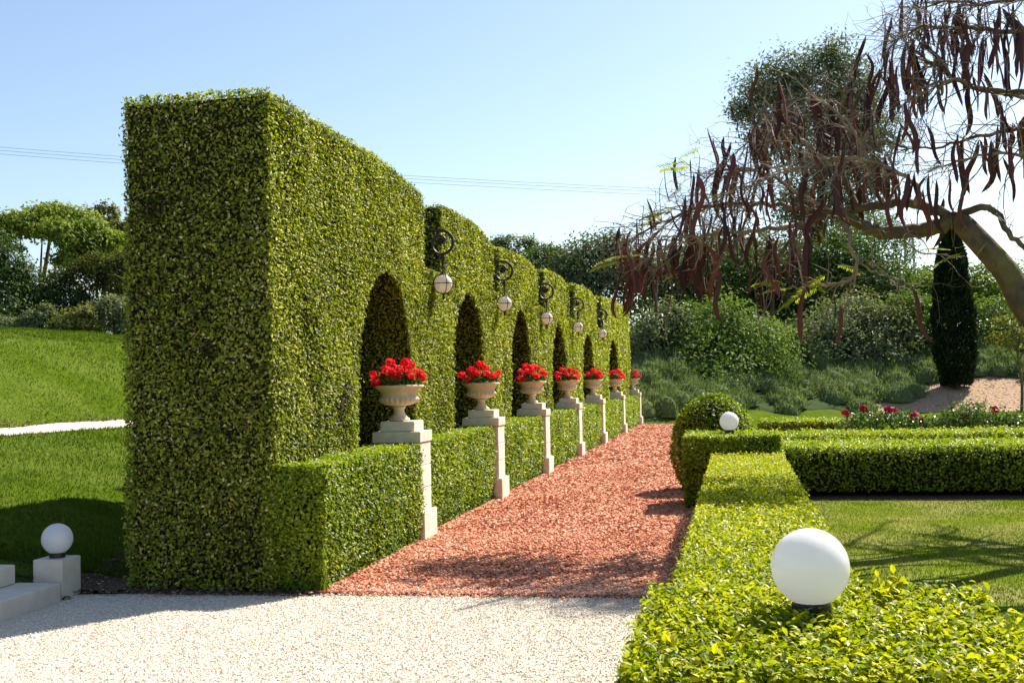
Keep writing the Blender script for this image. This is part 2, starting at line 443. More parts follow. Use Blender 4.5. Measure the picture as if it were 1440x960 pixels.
mb = MB()
n = 72000
Y = rng.uniform(5.6, 9.42, n); X = rng.uniform(-6.0, -.15, n)
ok = (Y < 9.26 + np.clip(X + 5.0, -.3, 0) * .4 + rng.normal(size=n) * .05 + np.where(X > -3.45, .16, 0)) & (X > -5.5 - (Y > 9.0) * .3)
X, Y = X[ok], Y[ok]; n = len(X)
stones(mb, np.c_[X, Y, np.full(n, .012)], rng.uniform(.0045, .0095, n), np.clip(rng.beta(3.2, 1.2, n), 0, 1), octa=False, flat=.7)
kind(mb.obj('gravel', M['stone_white']), 'stuff')

mb = MB()
Y = np.concatenate([9.46 + 14 * rng.uniform(0, 1, 38000) ** 1.35, rng.uniform(23, 43.6, 11000)]); n = len(Y)
X = rng.uniform(-3.52, -.35, n)
sz = np.where(Y < 23, rng.uniform(.012, .027, n) * (1 + .4 * sstep(Y, 14, 23)), rng.uniform(.03, .05, n))
tn = np.clip(rng.beta(2.2, 1.6, n) + vnoise(np.c_[X, Y, 0 * X], 1.2, 5) * .15, 0, 1)
C = np.c_[X, Y, .012 + sz * .25]; nr = Y < 13.2
stones(mb, C[nr], sz[nr], tn[nr], flat=.6); stones(mb, C[~nr], sz[~nr] * 1.15, tn[~nr], octa=False, flat=.6)
kind(mb.obj('red_chippings', M['stone_red']), 'stuff')

mb = MB(); n = 420
X = rng.uniform(-3.4, -.5, n); Y = 9.43 - np.abs(rng.normal(size=n)) * .09
stones(mb, np.c_[X, Y, np.full(n, .022)], rng.uniform(.010, .019, n), rng.beta(2.2, 1.6, n), flat=.6)
kind(mb.obj('red_chippings', M['stone_red']), 'stuff')
mb = MB(); n = 380
X = rng.uniform(-3.4, -.5, n); Y = 9.41 + np.abs(rng.normal(size=n)) * .16
stones(mb, np.c_[X, Y, np.full(n, .034)], rng.uniform(.006, .011, n), rng.beta(3, 1.3, n), octa=False, flat=.7)
kind(mb.obj('gravel', M['stone_white']), 'stuff')
mb = MB(); n = 170
Y = rng.uniform(6.3, 20, n); X = np.where(Y < 9.4, rng.uniform(-4.5, -.5, n), np.where(rng.uniform(size=n) < .6, rng.uniform(-3.45, -2.9, n), rng.uniform(-3.4, -.6, n)))
leaves(mb, np.c_[X, Y, np.full(n, .034)], np.tile((0, 0, 1.), (n, 1)), .04, .018, rng.uniform(.2, .75, n), tilt=.4, out=(0, .1))
kind(mb.obj('fallen_leaves', M['chip']), 'stuff')
mb = MB(); n = 2200
X = rng.uniform(.8, 9, n); Y = rng.uniform(18.2, 20.5, n)
stones(mb, np.c_[X, Y, np.full(n, .02)], rng.uniform(.02, .035, n), rng.beta(2.2, 1.6, n))
kind(mb.obj('red_chippings', M['stone_red']), 'stuff')

mb = MB(); n = 4200
X = rng.uniform(-5.8, -3.5, n); Y = rng.uniform(9.16, 11.0, n); ok = (X < -5.15) | (Y < 9.42); X, Y = X[ok], Y[ok]; n = len(X)
stones(mb, np.c_[X, Y, gh(X, Y) + .035], rng.uniform(.008, .024, n), rng.beta(1.2, 2.2, n), flat=.35)
kind(mb.obj('mulch_chips', M['chip']), 'stuff')

mb = MB(); n = 5200
X = rng.uniform(4, 22, n); Y = rng.uniform(52, 60, n)
stones(mb, np.c_[X, Y, gh(X, Y) + .022], rng.uniform(.03, .08, n), .6 + .4 * rng.beta(3, 1.2, n), flat=.22)
kind(mb.obj('wood_chips', M['chip']), 'stuff')


def grass(name, X, Y, dz, h, wd, m, tint):
    n = len(X); mb = MB()
    b = np.c_[X, Y, gh(X, Y) + dz]
    a = rng.uniform(0, 2 * PI, n); s = np.c_[np.cos(a), np.sin(a), 0 * a] * wd[:, None]
    t = b + np.c_[rng.normal(size=(n, 2)) * .45, np.ones(n)] * h[:, None]
    v = np.stack([b - s, b + s, t], 1)
    mb.add(v.reshape(-1, 3), np.arange(3 * n).reshape(-1, 3), tint)
    return kind(mb.obj(name, m), 'stuff')


n = 52000
Y = 7.5 + 9.1 * rng.uniform(0, 1, n) ** .9; X = .62 + rng.uniform(0, 1, n) * (.30 * Y + .2)
pc = np.c_[X, Y, 0 * X]
grass('lawn_grass', X, Y, .01, rng.uniform(.012, .032, n), rng.uniform(.003, .006, n), M['grass_dry'], np.clip(.40 + rng.normal(size=n) * .2 + vnoise(pc, 1.3, 11) * .38, 0, 1))
n = 95000
u = rng.uniform(0, 1, n); Y = 9.7 + 34 * u ** 2.0; X = -5.4 - rng.uniform(0, 1, n) * 5.15
ok = (np.abs(X / Y) < .78) & (np.abs(X / Y) > .16); X, Y = X[ok], Y[ok]; n = len(X); pc = np.c_[X, Y, 0 * X]
sc = np.clip(Y / 13, 1, 1.8)
grass('lower_lawn_grass', X, Y, .03, rng.uniform(.02, .05, n) * sc, rng.uniform(.003, .006, n) * sc, M['grass'], np.clip(.45 + rng.normal(size=n) * .2 + vnoise(pc, 1.6, 12) * .2, 0, 1))
n = 110000
Y = 14 + 30 * rng.uniform(0, 1, n) ** 1.3; X = -11.28 - rng.uniform(0, 1, n) ** 1.2 * 10
ok = (np.abs(X / Y) < .78) & (np.abs(X / Y) > .40); X, Y = X[ok], Y[ok]; n = len(X); pc = np.c_[X, Y, 0 * X]
sc = np.clip(Y / 16, 1, 1.7)
grass('upper_lawn_grass', X, Y, .03, rng.uniform(.02, .05, n) * sc, rng.uniform(.003, .007, n) * sc, M['grass'], np.clip(.45 + rng.normal(size=n) * .2 + vnoise(pc * np.array([.5, 1.6, 1]), 1.0, 13) * .28, 0, 1))
mb = MB(); n = 1500
X = np.full(n, -11.3) + rng.normal(size=n) * .05; Y = rng.uniform(13, 40, n)
stones(mb, np.c_[X, Y, gh(X, Y) + .04 + rng.uniform(-.03, .05, n)], rng.uniform(.015, .03, n), rng.beta(1.5, 2, n)); kind(mb.obj('soil_edge', M['chip']), 'stuff')

# rust red strip between white and red gravel
mb = MB(); box(mb, (-3.5, 9.405, -.05), (-.3, 9.425, .022)); tag(mb.obj('path_edging', M['edging']), 'thin rust red metal edging strip between white gravel and red path', 'edging')
mb = MB(); box(mb, (-5.1, 9.275, -.05), (-3.52, 9.29, .02)); tag(mb.obj('bed_edging', M['edging']), 'dark edging strip along the foot of the tall hedge end', 'edging')

# ------------------------------------------------------------------ tall arched hedge
XF, XB, XN = -3.86, -5.22, -5.0          # face on the path, back face, back of the niches
BAYS = [  # y0, y1, notch bottom at y1, arch centre, arch half width, arch top
    (9.42, 14.45, 12.82, 1.14, 3.02), (15.42, 18.78, 17.02, 1.14, 3.07), (19.3, 23.25, 21.3, 1.16, 3.06),
    (24.15, 27.75, 26.0, 1.2, 3.02), (28.85, 33.5, 31.25, 1.32, 2.97), (34.9, 44.0, 38.0, 1.75, 3.05)]
NOTCH = 3.22


def arch_w(z, w_, top):
    return w_ * np.sqrt(np.clip(1 - (np.clip(z, 0, top) / top) ** 4.2, 0, 1))


def top_z(y, k):
    y0, y1 = BAYS[k][0], BAYS[k][1]
    t = (y - y0) / (y1 - y0)
    if k == 0:
        return 4.30 + .06 * t - .02 - .16 * t ** 6 - .06 * t
    base = (4.30, 4.16, 4.0, 4.05, 4.12, 4.2)[k]
    end = (4.2, 4.12, 4.03, 4.05, 4.12, 4.32)[k]
    return base + (end - base) * t + .05 * np.sin(PI * np.clip(t, 0, 1)) - .15 * t ** 8


hedge = thing('tall_hedge', 'huge clipped green hedge wall with arched niches and notched top beside the red path', 'hedge', (-4.5, 9.42, 0))
HL = np.array([-4.5, 9.42, 0])
for k, (y0, y1, yc, aw, at) in enumerate(BAYS):
    y2 = BAYS[k + 1][0] if k < 5 else y1          # end of the low link under the notch
    mb = MB()
    # inside growth: two slabs, the front one with the arched opening
    zs = at * np.sin(np.linspace(0.04, PI / 2, 16))
    e = .085
    ol = [(y0 + e, .06)] + [(yc - arch_w(z, aw, at) - e, z) for z in zs] + [(yc + arch_w(z, aw, at) + e, z) for z in zs[::-1]] + [(y2 if k < 5 else y2 - e, .06)]
    if k < 5: ol += [(y2, NOTCH - e), (y1 - e, NOTCH - e)]
    ol += [(y, top_z(y, k) - .035) for y in np.linspace(y1 - .035, y0 + .035, 8)]
    ol = np.array(ol); m_ = len(ol)
    for xa, xb, oo in ((XN - e, XF - e, ol),):
        V = np.vstack([np.c_[np.full(m_, xa), oo], np.c_[np.full(m_, xb), oo]]) - HL
        mb.add(V, [(i, (i + 1) % m_, m_ + (i + 1) % m_, m_ + i) for i in range(m_)])
        mb.add(V, [tuple(range(m_, 2 * m_))]); 
    bo = [(y0 + e, .06), (y2 if k < 5 else y2 - e, .06)]
    if k < 5: bo += [(y2, NOTCH - e), (y1 - e, NOTCH - e)]
    bo += [(y, top_z(y, k) - .035) for y in np.linspace(y1 - .035, y0 + .035, 8)]
    bo = np.array(bo); b_ = len(bo)
    V = np.vstack([np.c_[np.full(b_, XB + .03), bo], np.c_[np.full(b_, XN - e), bo]]) - HL
    mb.add(V, [(i, (i + 1) % b_, b_ + (i + 1) % b_, b_ + i) for i in range(b_)])
    mb.add(V, [tuple(range(b_)), tuple(range(2 * b_ - 1, b_ - 1, -1))])
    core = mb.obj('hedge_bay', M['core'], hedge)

    # leaf coat
    sc = max(1.0, ((y0 + y1) / 2 / 13.0)) ** .85
    D = (6500 if k == 0 else 5600) / sc ** 2
    Ls, Ws = .038 * sc, .022 * sc
    CC, NN = [], []
    def put(o, a, b, nr, d=1.0, keep=None):
        C, Nn = rect(o, a, b, nr, D * d)
        if keep is not None:
            q = keep(C); C, Nn = C[q], Nn[q]
        CC.append(C); NN.append(Nn)
    # path side
    def keep_face(C):
        y, z = C[:, 1], C[:, 2]
        inside = np.abs(y - yc) < arch_w(z, aw, at)
        q = ~(inside & (z < at))
        q &= z < np.where(y < y1, top_z(y, k), NOTCH)
        q &= ~((z < .95) & (rng.uniform(size=len(z)) < .75) & (y > 9.9))
        return q
    put((XF, y0, .05), (0, y2 - y0, 0), (0, 0, 4.4), (1, 0, 0), .9, keep_face)
    # back side, sparse (never seen from the path)
    put((XB, y0, .05), (0, y2 - y0, 0), (0, 0, 4.4), (-1, 0, 0), .6 if k == 0 else .10, lambda C: (C[:, 2] < np.where(C[:, 1] < y1, top_z(C[:, 1], k), NOTCH)) & ((C[:, 1] < 10.0) | (k > 0) | (rng.uniform(size=len(C)) < .2)))
    # top
    C, Nn = rect((XB, y0, 0), (XF - XB, 0, 0), (0, y1 - y0, 0), (0, 0, 1), D * .28); C[:, 2] = top_z(C[:, 1], k); CC.append(C); NN.append(Nn)
    # end faces
    if k == 0:
        put((XB, y0, .03), (XF - XB, 0, 0), (0, 0, 4.28), (0, -1, 0), .62)  # thinned so the dark core deepens the shade on this end
    else:
        put((XB, y0, NOTCH - .05), (XF - XB, 0, 0), (0, 0, top_z(y0, k) - NOTCH + .05), (0, -1, 0), .6)
    if k < 5:
        put((XB, y1, NOTCH), (XF - XB, 0, 0), (0, 0, .85), (0, 1, 0), .3)
        put((XB, y1, NOTCH), (XF - XB, 0, 0), (0, y2 - y1, 0), (0, 0, 1), .5)
    else:
        put((XB, y1, .05), (XF - XB, 0, 0), (0, 0, 4.2), (0, 1, 0), .2)
    # niche: back wall and the curved reveal, thinly leaved so the dark core darkens them
    put((XN, yc - aw, .1), (0, 2 * aw, 0), (0, 0, at), (1, 0, 0), .38, lambda C: np.abs(C[:, 1] - yc) < arch_w(C[:, 2], aw, at))
    n = int(2 * at * (XF - XN) * D * .5)
    z = rng.uniform(.1, at, n); sd = rng.choice([-1, 1], n)
    C = np.c_[rng.uniform(XN, XF, n), yc + sd * arch_w(z, aw, at), z]
    dz = (arch_w(z + .02, aw, at) - arch_w(z - .02, aw, at)) / .04
    CC.append(C); NN.append(unit(np.c_[0 * z, -sd, dz]))
    C = np.concatenate(CC); Nn = np.concatenate(NN)
    # clipped but not flat: soft swells, a little scatter in depth
    C = C + Nn * (vnoise(C, 1.6, 21)[:, None] * .022 + rng.normal(size=(len(C), 1)) * np.where(Nn[:, 1:2] < -.9, .032, .020) - .016)
    t = tints(C, .52, .25, .13, 2.2, 4)
    bare = vnoise(C, 3.1, 30) > .95
    t = np.where(bare, t * .4, t)
    mb = MB()
    leaves(mb, C - HL, Nn, Ls, Ws, t, tilt=.9, up=.3, fine=False, helio=1.5)
    if k == 0:   # untidy sprigs along the top edge and corner, bare twigs in the shaded end
        n = 110
        Y = rng.uniform(y0, y1, n); C = np.c_[np.where(rng.uniform(size=n) < .5, XF, rng.uniform(XB, XF, n)), Y, top_z(Y, 0) + rng.uniform(-.01, .025, n)]
        C[: 40, 1] = y0; C[:40, 0] = rng.uniform(XB, XF, 40); C[:40, 2] = 4.28 + rng.uniform(0, .03, 40)
        leaves(mb, C - HL, np.tile((0, 0, 1.), (n, 1)), .06, .025, tints(C, .65, .2, 0), fine=True, out=(.6, 2))
        for q in range(70):
            a = np.array([rng.uniform(XB, XF), y0 - .015, rng.uniform(.3, 4.1)]); b = a + np.array([rng.normal() * .12, -.02, rng.normal() * .09])
            tube(mb, np.array([a, (a + b) / 2 + rng.normal(size=3) * .012, b]) - HL, .0022, 3, .93)
    lv = mb.obj('leaves', M['leaf_tall'], core); kind(lv, 'stuff')


# ------------------------------------------------------------------ clipped block hedges
def block_hedge(name, label, lo, hi, dens, Ls, Ws, m, cat='hedge', fine=False, group=None, base=.55, faces='fblrt', bulge=.03, lift=.0, wave=.015, sc_n=2.4, undercut=0.03, dens_side=1.0, spread=.22, helio=.8):
    """A clipped hedge filling the box lo..hi; faces: f(-y) b(+y) l(-x) r(+x) t(top)."""
    lo = np.array(lo, float); hi = np.array(hi, float); ctr = np.array([(lo[0] + hi[0]) / 2, (lo[1] + hi[1]) / 2, lo[2]])
    T = thing(name, label, cat, tuple(ctr), group)
    mb = MB(); e = .085
    a, b = lo + e, hi - e; a[2] = lo[2] + lift; b[2] = hi[2] - e
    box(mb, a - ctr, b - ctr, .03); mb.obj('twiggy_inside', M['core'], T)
    s = hi - lo; CC, NN = [], []
    def put(o, u, v, n, d):
        C, N_ = rect(o, u, v, n, dens * d)
        CC.append(C); NN.append(N_)
    zl = lift * .8
    if 'f' in faces: put((lo[0], lo[1], lo[2] + zl), (s[0], 0, 0), (0, 0, s[2] - zl), (0, -1, 0), dens_side)
    if 'b' in faces: put((lo[0], hi[1], lo[2] + zl), (s[0], 0, 0), (0, 0, s[2] - zl), (0, 1, 0), .45)
    if 'l' in faces: put((lo[0], lo[1], lo[2] + zl), (0, s[1], 0), (0, 0, s[2] - zl), (-1, 0, 0), dens_side)
    if 'r' in faces: put((hi[0], lo[1], lo[2] + zl), (0, s[1], 0), (0, 0, s[2] - zl), (1, 0, 0), dens_side)
    if 't' in faces: put((lo[0], lo[1], hi[2]), (s[0], 0, 0), (0, s[1], 0), (0, 0, 1), 1.0)
    C = np.concatenate(CC); N_ = np.concatenate(NN)
    # rounded arrises, swells, slight undercut at the foot
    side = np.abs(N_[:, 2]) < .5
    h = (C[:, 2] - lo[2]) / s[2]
    C = C + N_ * (np.where(side, -undercut * np.clip(1 - h * 2.2, 0, 1) - .025 * np.clip((h - .9) * 10, 0, 1) ** 2, 0)[:, None])
    C = C + N_ * (vnoise(C, sc_n, 40)[:, None] * wave + rng.normal(size=(len(C), 1)) * bulge * .6 - bulge * .5)
    t = tints(C, base, spread, .14, 3.0, 9)
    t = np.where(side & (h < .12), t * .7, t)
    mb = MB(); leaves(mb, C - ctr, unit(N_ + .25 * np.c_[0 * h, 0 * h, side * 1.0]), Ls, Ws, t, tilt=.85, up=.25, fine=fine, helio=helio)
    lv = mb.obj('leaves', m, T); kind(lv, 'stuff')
    return T, ctr


PILX = -3.46
PILY = [12.90, 17.30, 21.75, 26.50, 31.35, 37.2, 43.7]
ORD = ['first', 'second', 'third', 'fourth', 'fifth', 'sixth', 'seventh']
prev = 9.44
for k, py in enumerate(PILY):
    y0, y1 = prev, py - .27
    sc = max(1.0, ((y0 + y1) / 2 / 13.0)) ** .8
    lab = ('low clipped hedge block before the first urn pedestal, at the gravel end' if k == 0 else
           'low clipped green hedge between the %s and %s urn pedestals of the row' % (ORD[k - 1], ORD[k]))
    block_hedge('low_hedge', lab, (-3.98, y0, 0.02), (-3.52 if k else -3.44, y1, 1.06), 5600 / sc ** 2, .041 * sc, .024 * sc, M['leaf_low'], fine=False,
                group='low hedges between the urn pedestals', base=.56, faces='frt' if k == 0 else 'rt', undercut=.05)
    prev = py + .27

# ------------------------------------------------------------------ pedestals, urns, geraniums
ped = thing('urn_pedestal', '', 'pedestal', (PILX - .27, PILY[0], 0), 'stone pedestals under the urns')
def part_box(name, lo, hi, bev, m, par):
    mb = MB(); box(mb, lo, hi, bev); return mb.obj(name, m, par)
part_box('base_block', (-.30, -.28, -.02), (.31, .28, .315), .008, M['stone'], ped)
zz = [.318, .575, .825, 1.082]
for a, b in zip(zz[:-1], zz[1:]):
    part_box('shaft_block', (-.255, -.235, a), (.258 + rng.uniform(-.003, .003), .235, b - .004), .006, M['stone'], ped)
part_box('cap_slab', (-.285, -.255, 1.085), (.272, .255, 1.208), .006, M['stone'], ped)
part_box('plinth_slab', (-.205, -.20, 1.210), (.19, .20, 1.322), .006, M['stone'], ped)

urn = thing('stone_urn', '', 'urn', (PILX - .31, PILY[0], 1.324), 'stone urns of red geraniums')
mb = MB(); lathe(mb, [(0.001, 0), (.118, 0), (.122, .012), (.118, .028), (.098, .038), (.072, .07), (.06, .10), (.058, .125), (.066, .14), (.078, .148), (.078, .160), (.062, .170)], 32)
mb.obj('foot', M['urn'], urn, True)
def gad(r, z, th):
    a = math.sin(PI * min(1, max(0, (z - .175) / .095)))
    return r * (1 + .11 * a * (np.abs(np.cos(th * 11)) - .5))
mb = MB(); lathe(mb, [(.050, .165), (.10, .172), (.16, .186), (.200, .208), (.222, .236), (.222, .258), (.208, .276), (.200, .284), (.205, .292), (.206, .31), (.214, .33), (.232, .352), (.258, .368)], 88, wob=gad)
mb.obj('bowl', M['urn'], urn, True)
mb = MB(); lathe(mb, [(.245, .366), (.268, .370), (.284, .378), (.290, .388), (.288, .398), (.278, .404), (.252, .404), (.240, .396), (.232, .372), (.10, .36), (.001, .36)], 48)
mb.obj('rim', M['urn'], urn, True)

# geranium flower heads: a ball of small petals
def flower_mesh(seed, r=.042, np_=46):
    global rng
    keep = rng; rng = np.random.default_rng(seed)
    mb = MB(); d = unit(rng.normal(size=(np_, 3)))
    C = d * r * rng.uniform(.78, 1.05, (np_, 1)) * np.array([1, 1, .85])
    leaves(mb, C, d, r * .75, r * .72, rng.uniform(0, 1, np_), tilt=.9, up=.1, out=(0, .3), fine=True)
    st = MB()
    me = mb.mesh('flower_head'); me.materials.append(M['petal_red'])
    rng = keep
    return me


FL = [flower_mesh(50 + k) for k in range(4)]
for k, py in enumerate(PILY):
    if k == 0:
        pd, ur = ped, urn
    else:
        pd, ur = copy_tree(ped), copy_tree(urn)
        pd.location = (PILX - .27, py, 0); ur.location = (PILX - .31, py, 1.324)
        ur.rotation_euler = (0, 0, rng.uniform(0, 6))
    far = ' beside the end of the tall hedge' if k == 6 else (' beside the open end of the hedge' if k == 0 else '')
    pd['label'] = '%s square limestone pedestal along the red path%s' % (ORD[k], far) if k in (0, 6) else '%s square limestone pedestal counted along the red path from the gravel end' % ORD[k]
    ur['label'] = 'fluted stone urn on the %s pedestal%s' % (ORD[k], far) if k in (0, 6) else 'fluted stone urn on the %s pedestal from the gravel end' % ORD[k]
    g = thing('geranium', 'red geranium in full bloom in the urn on the %s pedestal%s' % (ORD[k], '' if k in (0, 6) else ' from the gravel end'), 'flower', (PILX - .31, py, 1.69), 'red geraniums in the stone urns')
    rg = np.random.default_rng(100 + k)
    n = 420
    th = rg.uniform(0, 2 * PI, n); rr = .27 * np.sqrt(rg.uniform(0, 1, n)); hgt = .20 * np.sqrt(np.clip(1 - (rr / .29) ** 2, 0, 1))
    C = np.c_[rr * np.cos(th), rr * np.sin(th), .03 + hgt * rg.uniform(.25, 1.0, n)]
    mb = MB(); leaves(mb, C, unit(np.c_[C[:, :2] * 2, np.full(n, .35)]), .055, .052, np.clip(rg.normal(.42, .2, n), 0, 1), fine=k < 3)
    # flower heads: higher towards one side, some trailing over the rim
    nf = 21 if k < 3 else 19
    pts = []
    tries = 0
    lean = rg.uniform(-.05, .08)
    while len(pts) < nf and tries < 4000:
        tries += 1
        t_ = rg.uniform(0, 2 * PI); r_ = .31 * math.sqrt(rg.uniform())
        z_ = .05 + .27 * math.sqrt(max(0, 1 - (r_ / .33) ** 2)) * rg.uniform(.3, 1.1) - lean * r_ * math.cos(t_)
        p = np.array([r_ * math.cos(t_), r_ * math.sin(t_), z_])
        if all(np.linalg.norm(p - q) > .092 for q in pts): pts.append(p)
    for p in pts:
        tube(mb, [p * np.array([.45, .45, .1]), p * np.array([.8, .8, .6]), p - np.array([0, 0, .02])], .0035, 4, .5)
    kind(mb.obj('foliage', M['leaf_mid'], g), 'stuff')
    for q, p in enumerate(pts):
        o = bpy.data.objects.new('flower_head', FL[q % 4]); COL.objects.link(o); o.parent = g; o.location = p
        s_ = rg.uniform(1.0, 1.45); o.scale = (s_, s_, s_); o.rotation_euler = (rg.uniform(-.3, .3), rg.uniform(-.3, .3), rg.uniform(0, 6))

# ------------------------------------------------------------------ hanging lanterns in the notches
lan = thing('hanging_lantern', '', 'lantern', (-3.73, 14.93, 3.04), 'lanterns hanging in the hedge notches')
mb = MB()
R = .155
sp = []
for t in np.linspace(0, 1, 44):
    a = PI / 2 - t * 2 * PI * 1.18
    r = R * (1 - .62 * max(0, t - .45) / .55) if t > .45 else R
    sp.append((.0 + r * math.cos(a) - .012, 0, .545 + r * math.sin(a)))
sp = np.array(sp)
pts = np.vstack([[(-.95, 0, .545 + R), (-.6, 0, .545 + R), (-.25, 0, .545 + R)], sp])
rad = np.concatenate([[.019, .019, .019], np.linspace(.021, .012, len(sp))])
tube(mb, pts, rad, 8)
tw = []   # rope twist on the bar and the outer curl
sp2 = catmull(pts, 3)
for k in range(len(sp2)):
    ph = k * .9
    tw.append(sp2[k] + np.array([0, math.cos(ph), 0]) * .016 + np.array([0, 0, math.sin(ph)]) * .012)
tube(mb, tw[: int(len(tw) * .7)], .007, 5)
mb.obj('bracket', M['iron'], lan)
mb = MB(); c0 = np.array([-.018, 0, .56])
uvsphere(mb, .032, c0, 14, 8)
for k in range(8):
    a = k * PI / 4; d = np.array([math.cos(a), 0, math.sin(a)])
    q = np.array([c0 + d * .02, c0 + d * .048 + np.array([0, -.012, 0]), c0 + d * .066])
    tube(mb, q, [.012, .017, .004], 6)
mb.obj('rosette', M['iron'], lan)
mb = MB()
lathe(mb, [(.001, .40), (.012, .395), (.014, .37), (.034, .36), (.038, .345), (.03, .33), (.016, .32), (.012, .30), (.012, .14), (.03, .13), (.05, .122), (.052, .115), (.001, .114)], 14)
for k in range(4):
    a = k * PI / 2 + .6
    tube(mb, [(.03 * math.cos(a), .03 * math.sin(a), .34), (.05 * math.cos(a), .05 * math.sin(a), .24), (.10 * math.cos(a), .10 * math.sin(a), .10), (.15 * math.cos(a), .15 * math.sin(a), 0)], .0045, 5)
mb.obj('hanger', M['iron'], lan)
mb = MB(); th = np.linspace(0, 2 * PI, 40, endpoint=False)
tube(mb, np.c_[.148 * np.cos(th), .148 * np.sin(th), 0 * th], .006, 5, closed=True)
for a in (.6, .6 + PI / 2):
    tube(mb, np.c_[.132 * np.cos(th) * math.cos(a), .132 * np.cos(th) * math.sin(a), .132 * np.sin(th)], .005, 5, closed=True)
for k in range(4):
    a = k * PI / 2 + .6
    tube(mb, [(.13 * math.cos(a), .13 * math.sin(a), 0), (.168 * math.cos(a), .168 * math.sin(a), 0)], [.006, .010], 6)
mb.obj('cage', M['iron'], lan)
mb = MB(); lathe(mb, [(.001, -.123), (.04, -.125), (.028, -.14), (.014, -.15), (.018, -.165), (.02, -.18), (.010, -.205), (.001, -.22)], 12); mb.obj('finial', M['iron'], lan)
mb = MB(); uvsphere(mb, .122, (0, 0, 0), 32, 20); mb.obj('globe', M['lamp_glass'], lan, True)
for k, (y, z) in enumerate(((14.93, 3.04), (19.1, 3.03), (23.55, 3.0), (28.4, 3.02), (33.75, 3.05))):
    o = lan if k == 0 else copy_tree(lan)
    o.location = (-3.73, y, z)
    o['label'] = 'black scrolled lantern with caged white globe in the %s hedge notch from the gravel end' % ORD[k]

# ------------------------------------------------------------------ hedges on the open side of the path
near, nctr = block_hedge('end_hedge_block', 'leafy golden green hedge block carrying the big white globe lamp by the white gravel', (-.345, 3.25, 0), (.84, 4.60, .94), 12500, .032, .0165, M['leaf_gold'], fine=True,
            base=.48, spread=.25, bulge=.04, wave=.012, faces='fblrt', dens_side=.4)
# the flared corner of the block, nearest to the eye, and its stray shoots
mb = MB()
for k in range(26):
    c = np.array([rng.uniform(-.33, .84), rng.uniform(3.25, 4.58), .93]); hgt = rng.uniform(.03, .065)
    if k < 10: c = np.array([rng.uniform(.42, .62), rng.uniform(4.35, 4.55), .93]); hgt = rng.uniform(.05, .10)
    tip = c + np.array([rng.normal() * .03, rng.normal() * .03, hgt])
    tube(mb, np.array([c - (0, 0, .05), (c + tip) / 2, tip]) - nctr, .0025, 4, .6)
    n = 9; f_ = rng.uniform(.1, 1, n)[:, None]
    C = c + (tip - c) * f_ + rng.normal(size=(n, 3)) * .012
    leaves(mb, C - nctr, np.tile((0, 0, 1.), (n, 1)), .048, .020, np.clip(rng.normal(.7, .18, n), 0, 1), fine=True, out=(.3, 1.8))
kind(mb.obj('shoots', M['leaf_gold'], near), 'stuff')
# the leaves that show largest, one by one
LM = []
for k in range(5):
    keep = rng; rng = np.random.default_rng(300 + k)
    mb = MB(); leaves(mb, np.zeros((1, 3)), np.array([[0, 0, 1.]]), .037, .018, np.array([[.35, .55, .7, .85, .98][k]]), tilt=0, up=0, fine=True, out=(.0, .01)); rng = keep
    me = mb.mesh('leaf'); me.materials.append(M['leaf_gold']); LM.append(me)
for k in range(290):
    o = bpy.data.objects.new('leaf', LM[rng.integers(5)]); COL.objects.link(o); o.parent = near
    if k < 200: p = np.array([rng.uniform(-.34, .84), 3.25 + 1.35 * rng.uniform() ** 1.6, .935 + rng.uniform(0, .018)])
    elif k < 250: p = np.array([rng.uniform(-.34, .84), 3.24, rng.uniform(.8, .94)])
    else: p = np.array([-.35, rng.uniform(3.25, 4.6), rng.uniform(.7, .94)])
    o.location = p - nctr; o.rotation_euler = (rng.normal() * .6, rng.normal() * .6, rng.uniform(0, 6.28))

block_hedge('long_hedge', 'long flat topped golden hedge running between the red path and the lawn', (-.33, 4.70, 0), (.57, 15.6, .72), 7200, .030, .018, M['leaf_gold'], base=.50, bulge=.045, wave=.012, faces='lrt', dens_side=.35, spread=.26)
block_hedge('end_hedge_block', 'raised dark faced hedge block at the far end of the long golden hedge', (-.70, 15.65, 0), (.56, 16.9, .96), 3800, .048, .028, M['leaf_low'], base=.58, faces='flrt', bulge=.035)
# ball shaped bush
def ball_bush(name, label, c, rx, rz, zc, m, n, Ls, Ws):
    T = thing(name, label, 'bush', (c[0], c[1], 0))
    mb = MB(); uvsphere(mb, rx - .07, (0, 0, zc), 24, 14, squash=rz / rx); mb.obj('twiggy_inside', M['core'], T, True)
    d = unit(rng.normal(size=(n, 3))); 
    s = 1 + .05 * vnoise(d * 2, 1.3, 60) + rng.normal(size=n) * .028
    C = d * np.array([rx, rx, rz]) * s[:, None] + np.array([0, 0, zc]); q = C[:, 2] > .03; C, d = C[q], d[q]
    mb = MB(); leaves(mb, C, unit(d / np.array([rx, rx, rz])), Ls, Ws, tints(C + np.array([c[0], c[1], 0]), .6, .22, .15, 3), tilt=.9, up=.3)
    kind(mb.obj('leaves', m, T), 'stuff')
    return T
ball_bush('ball_bush', 'round clipped green bush beside the far end of the red path', (-.36, 18.3), .62, .80, .66, M['leaf_low'], 12500, .055, .03)
block_hedge('cross_hedge', 'clipped hedge with dark shaded face along the back of the worn lawn', (.60, 17.2, 0), (9.0, 18.9, .70), 2600, .052, .03, M['leaf_low'], base=.62, faces='flt', lift=.10, wave=.03, bulge=.06, dens_side=.6, undercut=.05)  # front leaves thinned so the dark core darkens the shaded face
block_hedge('cross_hedge', 'narrow clipped hedge strip behind the dark faced hedge, in front of the roses', (.62, 21.3, 0), (10.5, 22.9, .66), 1900, .058, .034, M['leaf_low'], base=.64, faces='flt', lift=.08, wave=.03, bulge=.06, dens_side=.6)
